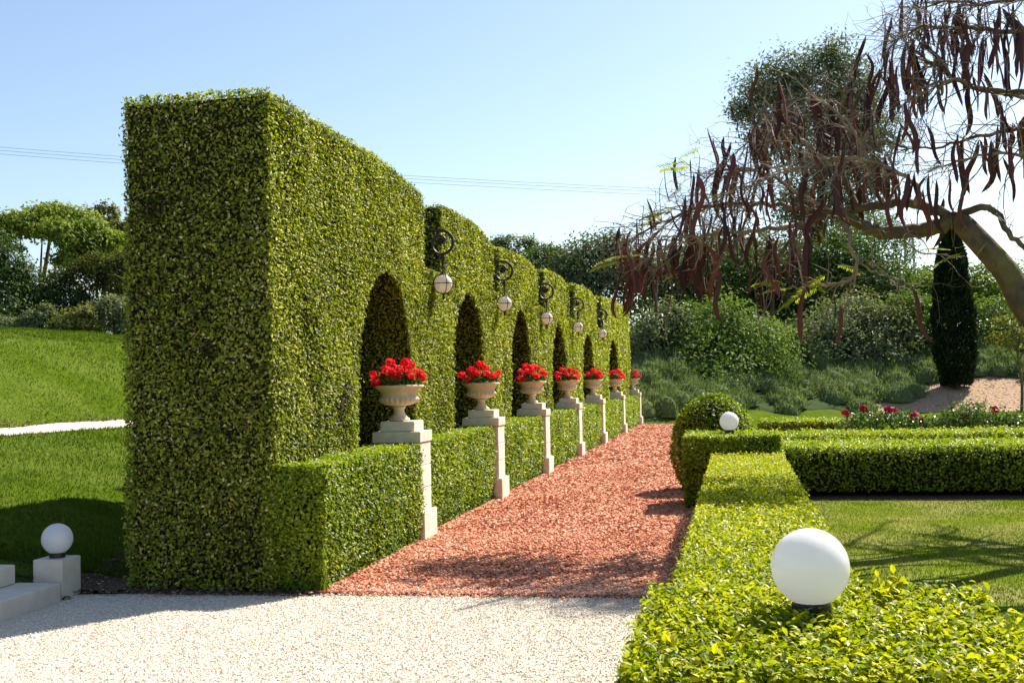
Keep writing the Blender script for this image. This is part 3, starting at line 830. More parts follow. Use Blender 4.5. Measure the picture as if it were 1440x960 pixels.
block_hedge('cross_hedge', 'short clipped hedge between the ball bush and the rose bed', (.55, 27.2, 0), (3.9, 28.6, .68), 1500, .07, .04, M['leaf_low'], base=.62, faces='flrt', lift=.06, wave=.03, bulge=.05)

# stems under the cross hedge
# ------------------------------------------------------------------ globe lamps
def globe_lamp(label, x, y, z, r=.13):
    T = thing('globe_lamp', label, 'lamp', (x, y, z), 'white globe lamps')
    mb = MB(); lathe(mb, [(.001, -.10), (.052, -.10), (.058, .0), (.066, .004), (.066, .036), (.060, .042), (.001, .042)], 32); mb.obj('lamp_base', M['black_plastic'], T)
    mb = MB(); uvsphere(mb, r, (0, 0, r + .028), 56, 36, z0=-.93); mb.obj('globe', M['globe'], T, True)
    return T
_p = P(1140, 862, 4.07)
globe_lamp('large white globe lamp on a black collar standing on the leafy hedge by the gravel', .23, 4.10, .942)
globe_lamp('small white globe lamp on the raised hedge block in front of the ball bush', -.10, 16.35, .97)
globe_lamp('shaded white globe lamp on a stone block beside the steps', -5.72, 9.15, .335)

# ------------------------------------------------------------------ steps and lamp block
T = thing('stone_steps', 'pale limestone garden steps in the shade of the tall hedge', 'steps', (-6, 8, 0))
for k in range(5):
    x1 = -5.56 - .37 * k
    mb = MB(); box(mb, (x1 - .40 + 6, -1.6 if k == 0 else -2.2, .16 * k - (.05 if k == 0 else 0)), (x1 + 6, .94 - .07 * (k > 0), .16 * (k + 1) - .003), .006)
    mb.obj('step', M['step'], T)
T = thing('lamp_block', 'square limestone block carrying a white globe beside the steps', 'block', (-5.72, 9.15, 0))
mb = MB(); box(mb, (-.135, -.15, -.05), (.135, .14, .335), .006); mb.obj('stone_block', M['step'], T)
T = thing('dark_shrub', 'small dark shrub squeezed between the steps and the lamp block', 'shrub', (-5.98, 9.02, .15))
n = 900; d = unit(rng.normal(size=(n, 3))); C = d * np.array([.15, .12, .17]) * rng.uniform(.5, 1.05, (n, 1)) + np.array([0, 0, .05])
mb = MB(); leaves(mb, C, d, .03, .008, np.clip(rng.normal(.3, .2, n), 0, 1), out=(.3, 1.5)); mb.obj('foliage', M['leaf_dark'], T)
T = thing('weed_tuft', 'tiny green weed at the foot of the stone step', 'weed', (-5.55, 9.02, 0))
n = 60; d = unit(rng.normal(size=(n, 3)) + np.array([0, 0, .6])); mb = MB(); leaves(mb, d * .045 * np.array([1, 1, .7]), d, .03, .012, np.clip(rng.normal(.4, .2, n), 0, 1)); mb.obj('foliage', M['leaf_mid'], T)


# ------------------------------------------------------------------ roses
def rose_mesh(seed):
    global rng
    keep = rng; rng = np.random.default_rng(seed); mb = MB(); r = .06
    for lay, (rr, nn, tl) in enumerate(((.25, 5, .9), (.55, 7, .6), (.85, 9, .25))):
        for k in range(nn):
            a = 2 * PI * (k + .5 * lay) / nn + rng.normal() * .15
            o_ = np.array([math.cos(a), math.sin(a), 0]); nn_ = unit(o_ * (1 - tl) + np.array([0, 0, tl * .3]) + o_ * .3)
            leaves(mb, (o_ * r * rr + np.array([0, 0, r * (.45 - .3 * lay)]))[None], nn_[None], r * 1.1, r * .95, np.array([rng.uniform(.2, 1)]), tilt=.2, up=.2, fine=True, out=(0, .2))
    me = mb.mesh('rose_bloom'); me.materials.append(M['petal_crimson']); rng = keep
    return me
RM = [rose_mesh(200 + k) for k in range(3)]
roses = [  # x, y, radius, height, blooms (pixel x, y), label
    (1222, 25.6, .55, 1.02, [(1189, 581), (1214, 574)], 'rose bush with two red blooms beside the short clipped hedge'),
    (1268, 26.0, .50, .96, [(1249, 575), (1258, 576), (1240, 584)], 'rose bush with a pair of red blooms side by side'),
    (1318, 25.6, .45, .86, [(1285, 583), (1296, 590)], 'low rose bush with one small orange red bloom'),
    (1362, 25.0, .50, 1.20, [(1357, 584), (1372, 594)], 'tall straggly rose bush with one bright pink bloom'),
    (1412, 25.2, .50, .95, [(1399, 575), (1421, 592), (1385, 588)], 'rose bush with a pink bloom and a few orange buds'),
    (1468, 25.4, .50, .98, [(1452, 580), (1470, 590)], 'leafy rose bush at the edge of the picture, end of the rose bed'),
]
for k, (px, yy, r, h, bl, lab) in enumerate(roses):
    bx = P(px, 600, yy)[0]
    T = thing('rose_bush', lab, 'rose bush', (bx, yy, 0), 'rose bushes behind the clipped hedges')
    n = 2600; d = unit(rng.normal(size=(n, 3))); rad = rng.uniform(.35, 1.0, n) ** .6
    C = np.c_[d[:, :2] * r * 1.4 * rad[:, None], .28 + np.abs(d[:, 2]) * rad * (h - .30)]
    C += rng.normal(size=(n, 3)) * .05
    mb = MB(); leaves(mb, C, d, .075, .05, np.clip(rng.normal(.55, .25, n), 0, 1), out=(0, .7))
    for q in range(9):
        a = rng.uniform(0, 6.28); tube(mb, [(0, 0, 0), (r * .4 * math.cos(a), r * .4 * math.sin(a), h * .5), (r * .75 * math.cos(a), r * .75 * math.sin(a), h * rng.uniform(.8, 1.08))], [.012, .008, .004], 5, .4)
    kind(mb.obj('foliage', M['leaf_rose'], T), 'stuff')
    for q, (ax, ay) in enumerate(bl):
        p = P(ax, ay, yy - .25 * r) - np.array([bx, yy, 0])
        o = bpy.data.objects.new('rose_bloom', RM[(k + q) % 3]); COL.objects.link(o); o.parent = T; o.location = p
        s_ = 1.5 if q == 0 or k in (0,) else 1.0
        o.scale = (s_, s_, s_); o.rotation_euler = (.5, rng.uniform(-.4, .4), rng.uniform(0, 6))
        m2 = MB(); tube(m2, [p * np.array([.7, .7, .5]), p * np.array([.9, .9, .8]), p], .006, 5, .4); m2.obj('stem', M['leaf_rose'], T)

# ------------------------------------------------------------------ rosemary bank
def ros_edge(x):
    return np.interp(x, [-6, -3.4, 1.95, 5.2, 7.05, 8.6, 9.2, 10.2, 11, 12.4, 18], [43.6, 43.8, 48.9, 51.9, 53.5, 54.9, 56.6, 57.0, 56.6, 56.3, 56]) + .25 * np.sin(x * 2.3)


mb = MB(); nb = 620
bx_ = rng.uniform(-5.5, 18, nb); by_ = rng.uniform(43.9, 63.5, nb)
ok = by_ > ros_edge(bx_) + .45; bx_, by_ = bx_[ok], by_[ok]
order = np.argsort(by_); bx_, by_ = bx_[order], by_[order]
for x_, y_ in zip(bx_, by_):
    rr_ = rng.uniform(.55, .95); hh_ = rng.uniform(.55, 1.0); n = int(300 * rr_ / .75)
    d = unit(rng.normal(size=(n, 3)) * np.array([1, 1, .9]) + np.array([0, 0, .35])); d[:, 2] = np.abs(d[:, 2])
    o_ = np.array([x_, y_, float(gh(x_, y_)) - .08])
    C = o_ + d * np.array([rr_, rr_, hh_]) * rng.uniform(.62, .98, (n, 1))
    dd = unit(d * .75 + np.array([0, 0, .8]) + rng.normal(size=(n, 3)) * .28); s_ = unit(np.cross(dd, rng.normal(size=(n, 3))))
    L_ = rng.uniform(.12, .28, n)[:, None]; wd = rng.uniform(.02, .042, n)[:, None]
    v = np.stack([C - s_ * wd, C + s_ * wd, C + dd * L_], 1)
    mb.add(v.reshape(-1, 3), np.arange(3 * n).reshape(-1, 3), np.clip(rng.normal(.6, .10) + .17 * rng.normal(size=n), 0, 1))
    lathe(mb, [(rr_ * .86 * math.cos(t_), hh_ * .84 * math.sin(t_)) for t_ in np.linspace(0, PI / 2 - .02, 5)], 10, o_, tint=.4)
gx2, gy2 = np.meshgrid(np.arange(-5.5, 18.3, .5), np.arange(43.5, 64, .5), indexing='ij')
zz_ = gh(gx2, gy2) - .2 + .3 * sstep(gy2 - ros_edge(gx2), 0, .6)
i_, j_ = np.meshgrid(np.arange(gx2.shape[0] - 1), np.arange(gx2.shape[1] - 1), indexing='ij'); i_ = i_.ravel(); j_ = j_.ravel(); nn2 = gx2.shape[1]
mb.add(np.c_[gx2.ravel(), gy2.ravel(), zz_.ravel()], np.c_[i_ * nn2 + j_, (i_ + 1) * nn2 + j_, (i_ + 1) * nn2 + j_ + 1, i_ * nn2 + j_ + 1], .1)
kind(mb.obj('rosemary_undergrowth', M['leaf_rosemary']), 'stuff')


# ------------------------------------------------------------------ trees and shrubs
def tree(name, label, cat, base, lobes, nleaf, Ls, m, trunk=None, tm=None, base_t=.5, group=None, dark_in=True, spread=.2, wr=.55, shell=.5, out=(.1, .9), cl=.23):
    """lobes: (x, y, z, rx, ry, rz) relative to base. trunk: list of (points, radii)."""
    T = thing(name, label, cat, tuple(base), group)
    lobes = np.array(lobes, float)
    area = lobes[:, 3] * lobes[:, 5]; pk = rng.choice(len(lobes), nleaf, p=area / area.sum())
    # clumps on the lobes, leaves round the clumps
    ncl = max(10, nleaf // 34)
    ck = rng.choice(len(lobes), ncl, p=area / area.sum()); cd = unit(rng.normal(size=(ncl, 3)) + np.array([0, 0, .25]))
    cr = rng.uniform(shell, 1.04, (ncl, 1)); CCl = lobes[ck, :3] + cd * lobes[ck, 3:] * cr
    sel = rng.integers(0, ncl, nleaf)
    cs = lobes[ck, 3:].mean(1) * cl
    off = rng.normal(size=(nleaf, 3)) * cs[sel][:, None] * np.array([1, 1, .7])
    C = CCl[sel] + off; N_ = unit(cd[sel] + off / (cs[sel][:, None] + .01) * .35)
    ctint = rng.normal(size=ncl) * .14
    t = np.clip(base_t + ctint[sel] + rng.normal(size=nleaf) * spread, 0, 1)
    if trunk:
        mt = MB()
        for pts, rr in trunk:
            cp = catmull(pts, 5); tube(mt, cp, np.interp(np.linspace(0, 1, len(cp)), np.linspace(0, 1, len(rr)), rr), 8)
        mt.obj('trunk', tm or M['bark_dark'], T, True)
    mb = MB(); leaves(mb, C, N_, Ls, Ls * wr, t, tilt=.55, up=.3, out=out)
    mb.obj('crown', m, T)
    return T


def px_lobes(base, lst):
    """Lobes given where the photograph shows them at a known distance: (px, py, rx px, ry px, Y)."""
    out = []
    for x, y, rx, ry, Y in lst:
        c = P(x, y, Y); s = Y / FPX / .985
        out.append((*(c - base), rx * s, rx * s * .8, ry * s))
    return out


def px_tree(name, label, cat, px, Y, lst, nleaf, Ls, m, trunk=False, tw=.25, **kw):
    c = P(px, 500, Y); base = np.array([c[0], Y, float(gh(c[0], Y)) - .05])
    lob = px_lobes(base, [(a, b, rx, ry, Y + dy) for a, b, rx, ry, dy in lst])
    tr = []
    top = max(lob, key=lambda l: l[2])
    if trunk:
        tr.append(([(0, 0, 0), (tw * .5, 0, top[2] * .35), (top[0] * .6, top[1] * .6, top[2] * .7), tuple(top[:3])], [tw, tw * .75, tw * .5, tw * .15]))
        for l in lob[:4]:
            tr.append(([(tw * .3, 0, top[2] * .28), (l[0] * .5, l[1] * .5, max(top[2] * .3, l[2] * .62)), (l[0] * .9, l[1] * .9, l[2])], [tw * .5, tw * .33, tw * .08]))
    else:
        tr.append(([(0, 0, 0), (0, 0, top[2] * .5), (top[0], top[1], top[2] * .9)], [tw, tw * .7, tw * .2]))
        for l in lob[:4]:
            tr.append(([(0, 0, .05), (l[0] * .6, l[1] * .6, l[2] * .5), (l[0], l[1], l[2])], [tw * .5, tw * .35, tw * .1]))
    return tree(name, label, cat, base, lob, nleaf, Ls, m, trunk=tr, **kw)


# right-hand bank, low shrubs first
px_tree('shrub', 'big rounded green shrub above the rosemary, behind the ball bush', 'shrub', 1010, 54, [(1010, 490, 85, 62, 0), (950, 505, 55, 48, -1), (1065, 500, 58, 50, 0), (1000, 455, 62, 40, 1), (915, 520, 36, 40, -1), (1060, 468, 40, 30, 1), (1000, 525, 85, 30, -2), (935, 530, 50, 28, -2), (1075, 515, 50, 30, -1)], 15000, .20, M['leaf_mid'], base_t=.6)
px_tree('shrub', 'grey green shrub just past the end of the tall hedge', 'shrub', 915, 52, [(912, 480, 34, 46, 0), (905, 530, 30, 40, 0), (935, 450, 30, 32, 1), (960, 480, 30, 40, 1)], 6000, .18, M['leaf_grey'], base_t=.42)
px_tree('shrub', 'silvery grey shrub on the bank above the middle of the rosemary', 'shrub', 1190, 60, [(1185, 465, 62, 42, 0), (1235, 470, 45, 38, 0), (1140, 478, 40, 34, 0), (1200, 440, 45, 28, 1), (1265, 478, 34, 30, 0), (1180, 495, 70, 22, -1), (1250, 500, 40, 20, -1)], 12000, .20, M['leaf_grey'], base_t=.55)
px_tree('shrub', 'mid green shrub beside the dark cypress', 'shrub', 1295, 61, [(1290, 455, 38, 42, 0), (1310, 480, 30, 34, 0), (1270, 440, 30, 26, 1)], 5000, .20, M['leaf_mid'], base_t=.45)
px_tree('shrub', 'bright green shrub beyond the cypress', 'shrub', 1400, 63, [(1400, 455, 46, 38, 0), (1440, 470, 44, 36, 0), (1385, 490, 26, 26, -1), (1475, 450, 44, 40, 0)], 6000, .20, M['leaf_mid'], base_t=.62)
px_tree('tree', 'dark dense evergreen tree behind the big rounded shrub', 'tree', 1010, 66, [(985, 400, 60, 58, 0), (1050, 400, 62, 60, 0), (1010, 440, 70, 40, -1), (930, 410, 45, 50, 0), (1090, 420, 45, 52, 0)], 11000, .26, M['leaf_dark'], trunk=True, base_t=.40)
px_tree('tree', 'dark dense evergreen tree behind the silvery shrub', 'tree', 1180, 68, [(1150, 400, 60, 60, 0), (1215, 400, 55, 52, 0), (1180, 360, 46, 44, 1), (1255, 420, 40, 36, 0), (1120, 440, 50, 40, 0)], 10000, .26, M['leaf_dark'], trunk=True, base_t=.42)
px_tree('tree', 'grey green oak with a broad crown rising past the hedge end', 'tree', 835, 72, [(835, 375, 62, 42, 0), (875, 390, 45, 45, 0), (800, 392, 45, 40, 0), (850, 350, 40, 22, 1), (900, 420, 40, 50, 0), (820, 420, 60, 40, 0)], 10500, .27, M['leaf_grey'], trunk=True, base_t=.36)
px_tree('tree', 'bright green pine top showing above the hedge wall', 'tree', 770, 75, [(763, 362, 26, 22, 0), (790, 372, 26, 26, 0), (745, 378, 22, 22, 0), (775, 400, 40, 30, 0), (812, 366, 14, 16, 0)], 5000, .25, M['leaf_mid'], trunk=True, base_t=.42)
px_tree('tree', 'thin pale grey tree top above the hedge wall', 'tree', 718, 82, [(712, 346, 26, 18, 0), (740, 350, 24, 18, 0), (695, 352, 18, 16, 0), (725, 372, 40, 24, 0)], 3400, .26, M['leaf_grey'], trunk=True, base_t=.55)
px_tree('eucalyptus_tree', 'tall airy eucalyptus rising behind the branches of pods', 'tree', 1150, 84, [(1170, 85, 38, 30, 0), (1115, 110, 48, 36, 0), (1195, 125, 48, 38, 0), (1075, 135, 44, 40, 0), (1150, 165, 70, 46, 0), (1215, 190, 45, 50, 0), (1090, 195, 48, 40, 0), (1165, 235, 62, 42, 0), (1225, 255, 30, 40, 0), (1195, 300, 55, 40, 0), (1120, 290, 40, 36, 0), (1048, 160, 26, 22, 0)], 34000, .34, M['leaf_grey'], trunk=True, tw=.4, base_t=.5, wr=.36, shell=.25, cl=.30)
px_tree('tree', 'hanging green tree under the thick limb of the pod tree', 'tree', 1235, 76, [(1230, 335, 46, 36, 0), (1260, 365, 34, 40, 0), (1200, 370, 36, 40, 0), (1225, 390, 46, 34, 0)], 5500, .27, M['leaf_mid'], trunk=True, base_t=.36, wr=.3)
px_tree('shrub', 'yellow green shrub mass on the far slope under the lattice mast', 'shrub', 1285, 92, [(1270, 408, 36, 22, 0), (1300, 418, 34, 24, 0), (1245, 425, 30, 22, 0), (1290, 440, 50, 26, 0), (1330, 425, 34, 24, 0), (1360, 420, 34, 26, 0), (1310, 400, 24, 14, 0)], 7500, .30, M['leaf_bright'], base_t=.5)
px_tree('tree', 'yellow green tree on the far slope beyond the cypress', 'tree', 1405, 92, [(1395, 400, 36, 28, 0), (1430, 395, 40, 34, 0), (1375, 425, 30, 28, 0), (1420, 430, 50, 28, 0), (1470, 400, 44, 40, 0)], 5500, .30, M['leaf_bright'], trunk=True, base_t=.45)
px_tree('tree', 'distant dark tree seen low behind the rounded shrub', 'tree', 955, 90, [(940, 385, 50, 30, 0), (985, 365, 46, 32, 0), (1050, 360, 50, 34, 0)], 4500, .32, M['leaf_grey'], trunk=True, base_t=.25)

px_tree('tree', 'broad dark tree belt crown behind the eucalyptus trunk', 'tree', 1110, 94, [(1000, 385, 70, 36, 0), (1090, 365, 70, 44, 0), (1170, 370, 70, 46, 0), (1040, 420, 80, 40, 0), (1140, 425, 90, 40, 0), (1230, 410, 60, 34, 0)], 14000, .40, M['leaf_dark'], trunk=True, tw=.4, base_t=.38)
px_tree('tree', 'mid green rounded tree low beside the cypress top', 'tree', 1330, 96, [(1310, 398, 40, 26, 0), (1365, 408, 40, 28, 0), (1280, 418, 44, 24, 0), (1330, 430, 70, 30, 0)], 7000, .38, M['leaf_mid'], trunk=True, tw=.3, base_t=.45)

# cypress
c = P(1345, 540, 55.5); base = np.array([c[0], 55.5, float(gh(c[0], 55.5)) - .05])
prof = [(0, .62), (.06, .78), (.18, .96), (.32, 1.0), (.5, .88), (.7, .70), (.86, .46), (.96, .22), (1.0, .05)]
HC = 7.6
n = 15000; t = rng.uniform(0, 1, n) ** .95; rr = np.interp(t, [p[0] for p in prof], [p[1] for p in prof]) * 1.0 * (1 + .12 * vnoise(np.c_[t * 8, t * 0, t * 0], 1, 5))
a = rng.uniform(0, 2 * PI, n); q3 = np.c_[np.cos(a), np.sin(a), t * 7]
rr = rr * (1 + .15 * vnoise(q3, 1.4, 81) + .12 * vnoise(q3 * np.array([1, 1, .45]), 3.6, 83)) * rng.uniform(.72, 1.0, n) ** .8
C = np.c_[rr * np.cos(a) * .98, rr * np.sin(a) * .98, .25 + t * HC]
T = thing('cypress_tree', 'tall narrow dark cypress standing on the wood chip slope', 'tree', tuple(base))
mb = MB(); leaves(mb, C, unit(np.c_[np.cos(a), np.sin(a), np.full(n, 1.2)]), .30, .09, np.clip(.35 + .22 * rng.normal(size=n) + .22 * vnoise(q3, 2.3, 82), 0, 1), tilt=.4, up=.1, out=(.8, 1.6)); mb.obj('crown', M['leaf_cypress'], T)
mb = MB(); tube(mb, [(0, 0, 0), (0, 0, 2), (0, 0, HC * .9)], [.16, .13, .03], 8); mb.obj('trunk', M['bark_dark'], T)
# sapling
c = P(1436, 558, 50.0); base = np.array([c[0], 50.0, float(gh(c[0], 50.0)) - .05])
tree('sapling_tree', 'young thin stemmed tree with sparse leaves on the wood chips', 'tree', base,
     [(-.3, 0, 3.0, .9, .8, .5), (.4, 0, 3.5, .8, .8, .6), (-.6, 0, 3.7, .6, .5, .4)], 1000, .16, M['leaf_ochre'],
     trunk=[([(0, 0, 0), (.05, 0, 1.2), (-.06, 0, 2.4), (.1, 0, 3.6)], [.07, .055, .04, .015]), ([(-.03, 0, 1.9), (-.4, 0, 2.7), (-.7, 0, 3.6)], [.03, .02, .008]), ([(0, 0, 2.2), (.4, 0, 3.0), (.6, 0, 3.7)], [.03, .02, .008])], tm=M['bark'], base_t=.55)

# trees beyond the mound
px_tree('tree', 'spreading light green tree with a forked pale trunk beyond the mound', 'tree', 52, 56, [(62, 304, 36, 13, 0), (100, 306, 34, 13, 1), (22, 312, 30, 13, -1), (122, 322, 34, 14, 0), (80, 325, 36, 13, -1), (45, 325, 30, 11, 1), (0, 326, 26, 12, 0), (150, 338, 24, 12, 0), (108, 344, 34, 14, -1), (135, 358, 28, 13, 0), (96, 366, 28, 11, -1), (20, 345, 18, 8, 0), (76, 296, 22, 8, 1)], 13000, .25, M['leaf_bright'], trunk=True, tw=.2, tm=M['bark'], base_t=.72, shell=.5, cl=.34)
px_tree('tree', 'yellowish leafed tree beside the hedge wall, beyond the mound', 'tree', 160, 66, [(150, 305, 20, 20, 0), (165, 330, 30, 24, 0), (175, 355, 34, 28, 0), (130, 330, 22, 20, 0), (148, 360, 36, 28, 0), (128, 302, 9, 8, 0), (190, 330, 20, 30, 0)], 9500, .26, M['leaf_ochre'], trunk=True, base_t=.55)
px_tree('tree', 'dark tree at the edge of the picture beyond the mound', 'tree', -10, 50, [(-15, 350, 45, 30, 0), (10, 375, 40, 20, 0), (-40, 320, 50, 40, 0), (5, 430, 55, 50, 0), (-50, 430, 60, 60, 0)], 8000, .20, M['leaf_dark'], trunk=True, base_t=.38)
px_tree('shrub', 'very dark shrub under the spreading light green tree', 'shrub', 60, 52, [(55, 420, 42, 42, 0), (25, 410, 34, 36, 0), (85, 430, 36, 36, 0), (55, 455, 60, 30, 0), (20, 385, 34, 22, 0), (120, 440, 40, 34, 0)], 10000, .19, M['leaf_dark'], base_t=.25)
px_tree('tree', 'open olive brown tree with bare boughs beyond the mound', 'tree', 140, 53, [(115, 395, 34, 26, 0), (160, 395, 34, 30, 0), (135, 378, 36, 18, 0), (180, 410, 26, 36, 0), (115, 425, 26, 22, 0), (80, 395, 26, 22, 0), (150, 370, 30, 16, 0), (185, 375, 24, 24, 0)], 8500, .18, M['leaf_ochre'], trunk=True, base_t=.22, shell=.6)
px_tree('shrub', 'grey green shrub on top of the mound beside the hedge wall', 'shrub', 165, 46, [(160, 440, 34, 26, 0), (185, 455, 26, 30, 0), (135, 455, 24, 22, 0)], 5000, .15, M['leaf_grey'], base_t=.55)
px_tree('shrub', 'yellow green shrub on top of the mound', 'shrub', 100, 45, [(100, 455, 28, 20, 0), (118, 448, 20, 20, 0), (88, 465, 22, 16, 0)], 3800, .14, M['leaf_ochre'], base_t=.6)
px_tree('shrub', 'olive green shrub on the mound near the edge of the picture', 'shrub', 45, 45, [(48, 455, 30, 20, 0), (20, 462, 30, 16, 0), (65, 445, 20, 18, 0), (-15, 458, 30, 20, 0)], 5000, .14, M['leaf_grey'], base_t=.42)

px_tree('shrub', 'long dark low shrub closing the gap behind the mound shrubs', 'shrub', 90, 49, [(10, 470, 40, 26, 0), (70, 472, 40, 24, 0), (130, 474, 40, 26, 0), (190, 476, 36, 28, 0), (-50, 470, 40, 30, 0)], 7000, .17, M['leaf_dark'], base_t=.42)

# ------------------------------------------------------------------ pod tree
YT = 13.6
PT = thing('pod_tree', 'bare flame tree hung with long brown pods leaning over the lawn', 'tree', (6.5, YT, 0))
PO = np.array([6.5, YT, 0])
rt = np.random.default_rng(5)


def wp(lst, dy=0.0):
    return np.array([P(x, y, YT + dy + (d[0] if d else 0)) for x, y, *d in lst])


trunk = np.vstack([[PO + np.array([.1, 0, -.1])], [PO + np.array([-.25, 0, .7])], wp([(1505, 486), (1412, 378), (1370, 332), (1345, 306)])])
mt = MB()
cp = catmull(trunk, 6); tube(mt, cp - PO, np.interp(np.linspace(0, 1, len(cp)), [0, .15, .6, .93, 1], [.23, .175, .134, .118, .095]), 14)
for px_, py_ in ((1372, 341), (1400, 372), (1358, 322)):
    c = P(px_ - 4, py_, YT - .118) - PO; uvsphere(mt, .032, c, 10, 8)
mt.obj('trunk', M['bark'], PT, True)
mt = MB()
t2 = np.vstack([[PO + np.array([0, .1, .1])], [PO + np.array([.2, .2, 1.6])], wp([(1640, 300, .3), (1580, 130, .3), (1545, -40, .3)])])
cp = catmull(t2, 6); tube(mt, cp - PO, np.linspace(.2, .07, len(cp)), 10); mt.obj('trunk', M['bark'], PT, True)

LIMBS = [  # pixel path with depth offsets, start and end radius, twig weight
    ([(1345, 308), (1318, 318), (1285, 324), (1245, 327), (1212, 316), (1185, 302), (1160, 298)], .095, .050, 0.3),
    ([(1340, 306), (1300, 291), (1260, 287), (1215, 293), (1170, 298), (1135, 312)], .060, .036, .3),
    ([(1175, 300), (1130, 318, -.2), (1105, 345, -.3), (1085, 372, -.4)], .034, .010, .9),
    ([(1160, 298), (1120, 292, .2), (1060, 288, .3), (1000, 290, .2), (950, 305, .1), (905, 325), (885, 340)], .034, .006, 1.6),
    ([(1135, 312), (1080, 322, -.3), (1020, 328, -.5), (960, 335, -.6), (910, 365, -.6)], .028, .006, 1.4),
    ([(1205, 292), (1188, 250, .2), (1178, 210, .3), (1190, 160, .3), (1180, 120, .3)], .040, .008, 1.2),
    ([(1188, 250, .2), (1150, 215, .4), (1110, 190, .6), (1060, 195, .6), (1025, 225, .6)], .024, .006, 1.5),
    ([(1285, 290), (1292, 268, -.2), (1268, 246, -.4), (1225, 228, -.5), (1170, 224, -.6), (1110, 240, -.7), (1050, 262, -.8), (1000, 285, -.8)], .030, .006, 1.6),
    ([(1225, 228, -.5), (1200, 185, -.6), (1170, 150, -.6), (1130, 140, -.6), (1085, 165, -.6)], .018, .005, 1.5),
    ([(1170, 298), (1110, 262), (1060, 240), (1010, 240), (985, 265)], .024, .005, 1.5),
    ([(1190, 310, -.2), (1198, 350, -.3), (1205, 375, -.3), (1190, 396, -.3), (1140, 402, -.3), (1095, 405, -.3)], .026, .008, .35),
    ([(1203, 370, -.3), (1240, 385, -.3), (1275, 396, -.3), (1312, 402, -.3)], .012, .004, .25),
    ([(1265, 330, .1), (1290, 352, .1), (1325, 360, .1), (1352, 362, .1)], .012, .004, .25),
    ([(1352, 300), (1385, 292, -.1), (1402, 300, -.1), (1415, 325, -.1), (1440, 345, -.1), (1470, 360, -.1)], .042, .024, .3),
    ([(1560, 150, .3), (1500, 132, .2), (1440, 130), (1385, 126), (1345, 112), (1325, 92), (1305, 85), (1275, 60)], .052, .010, 1.1),
    ([(1385, 126), (1340, 112, -.3), (1310, 122, -.4), (1285, 140, -.5), (1262, 150, -.5)], .022, .006, 1.0),
    ([(1560, 60, .3), (1470, 48), (1400, 42, -.2), (1340, 38, -.3), (1290, 40, -.3), (1255, 60, -.3)], .04, .006, 1.5),
    ([(1550, 0, .3), (1470, -10, .3), (1400, 5, .4), (1340, 2, .5), (1285, 12, .5)], .035, .006, 1.6),
    ([(1550, -60, .2), (1440, -50, .4), (1360, -38, .6), (1300, -18, .6)], .035, .006, 1.3),
    ([(1560, 200, .2), (1480, 188), (1420, 185, -.2), (1350, 200, -.2), (1290, 208, -.3), (1240, 200, -.3)], .034, .005, .9),
    ([(1560, 240, .2), (1470, 226, -.4), (1400, 215, -.4), (1340, 228, -.5), (1300, 245, -.5)], .026, .005, .8),
    ([(1245, 290, .2), (1225, 260, .3), (1212, 215, .4), (1222, 170, .4), (1243, 120, .4), (1250, 98, .4)], .020, .004, .5),
]
OVER = [([(5.9, 13.9, 4.6), (6.6, 15.2, 6.0), (6.6, 16.6, 7.2), (6.0, 18.0, 7.9), (5.2, 19.2, 8.2)], .10, .030, .6),
        ([(5.9, 13.6, 3.6), (5.6, 14.6, 4.4), (5.1, 15.6, 4.9), (4.5, 16.3, 5.1)], .07, .030, .6),
        ([(6.0, 13.8, 4.2), (7.2, 14.2, 5.6), (7.9, 15.4, 6.6), (8.0, 17.2, 7.2), (7.6, 18.8, 7.6)], .09, .030, .6),
        ([(6.6, 15.2, 6.0), (7.4, 16.4, 6.8), (7.2, 18.0, 7.6), (6.6, 19.4, 8.0)], .06, .030, .6),
        ([(6.0, 13.8, 3.9), (5.3, 13.3, 4.6), (4.7, 13.2, 5.3), (4.2, 13.6, 5.8)], .06, .030, .7),
        ([(6.2, 13.7, 3.6), (7.0, 13.4, 4.4), (7.8, 13.8, 5.0), (8.4, 14.8, 5.4)], .06, .030, .6),
        ([(5.6, 14.6, 4.4), (5.7, 15.6, 4.9), (5.5, 16.8, 5.4), (5.0, 17.8, 5.7)], .04, .030, .6)]
tips = []     # where pods may hang
mbig, mtw = MB(), MB()


def twig(p, d, L, r, depth):
    """A crooked twig that droops; returns its points."""
    k = 5 if depth else 4
    pts = [p]; dd = d
    for i in range(k):
        dd = unit(dd + rt.normal(size=3) * .28 + np.array([0, 0, -.07]))
        pts.append(pts[-1] + dd * L / k)
    pts = np.array(pts)
    tube(mtw, pts - PO, np.linspace(r, r * .4, len(pts)), 3 if r < .0055 else 4)
    return pts


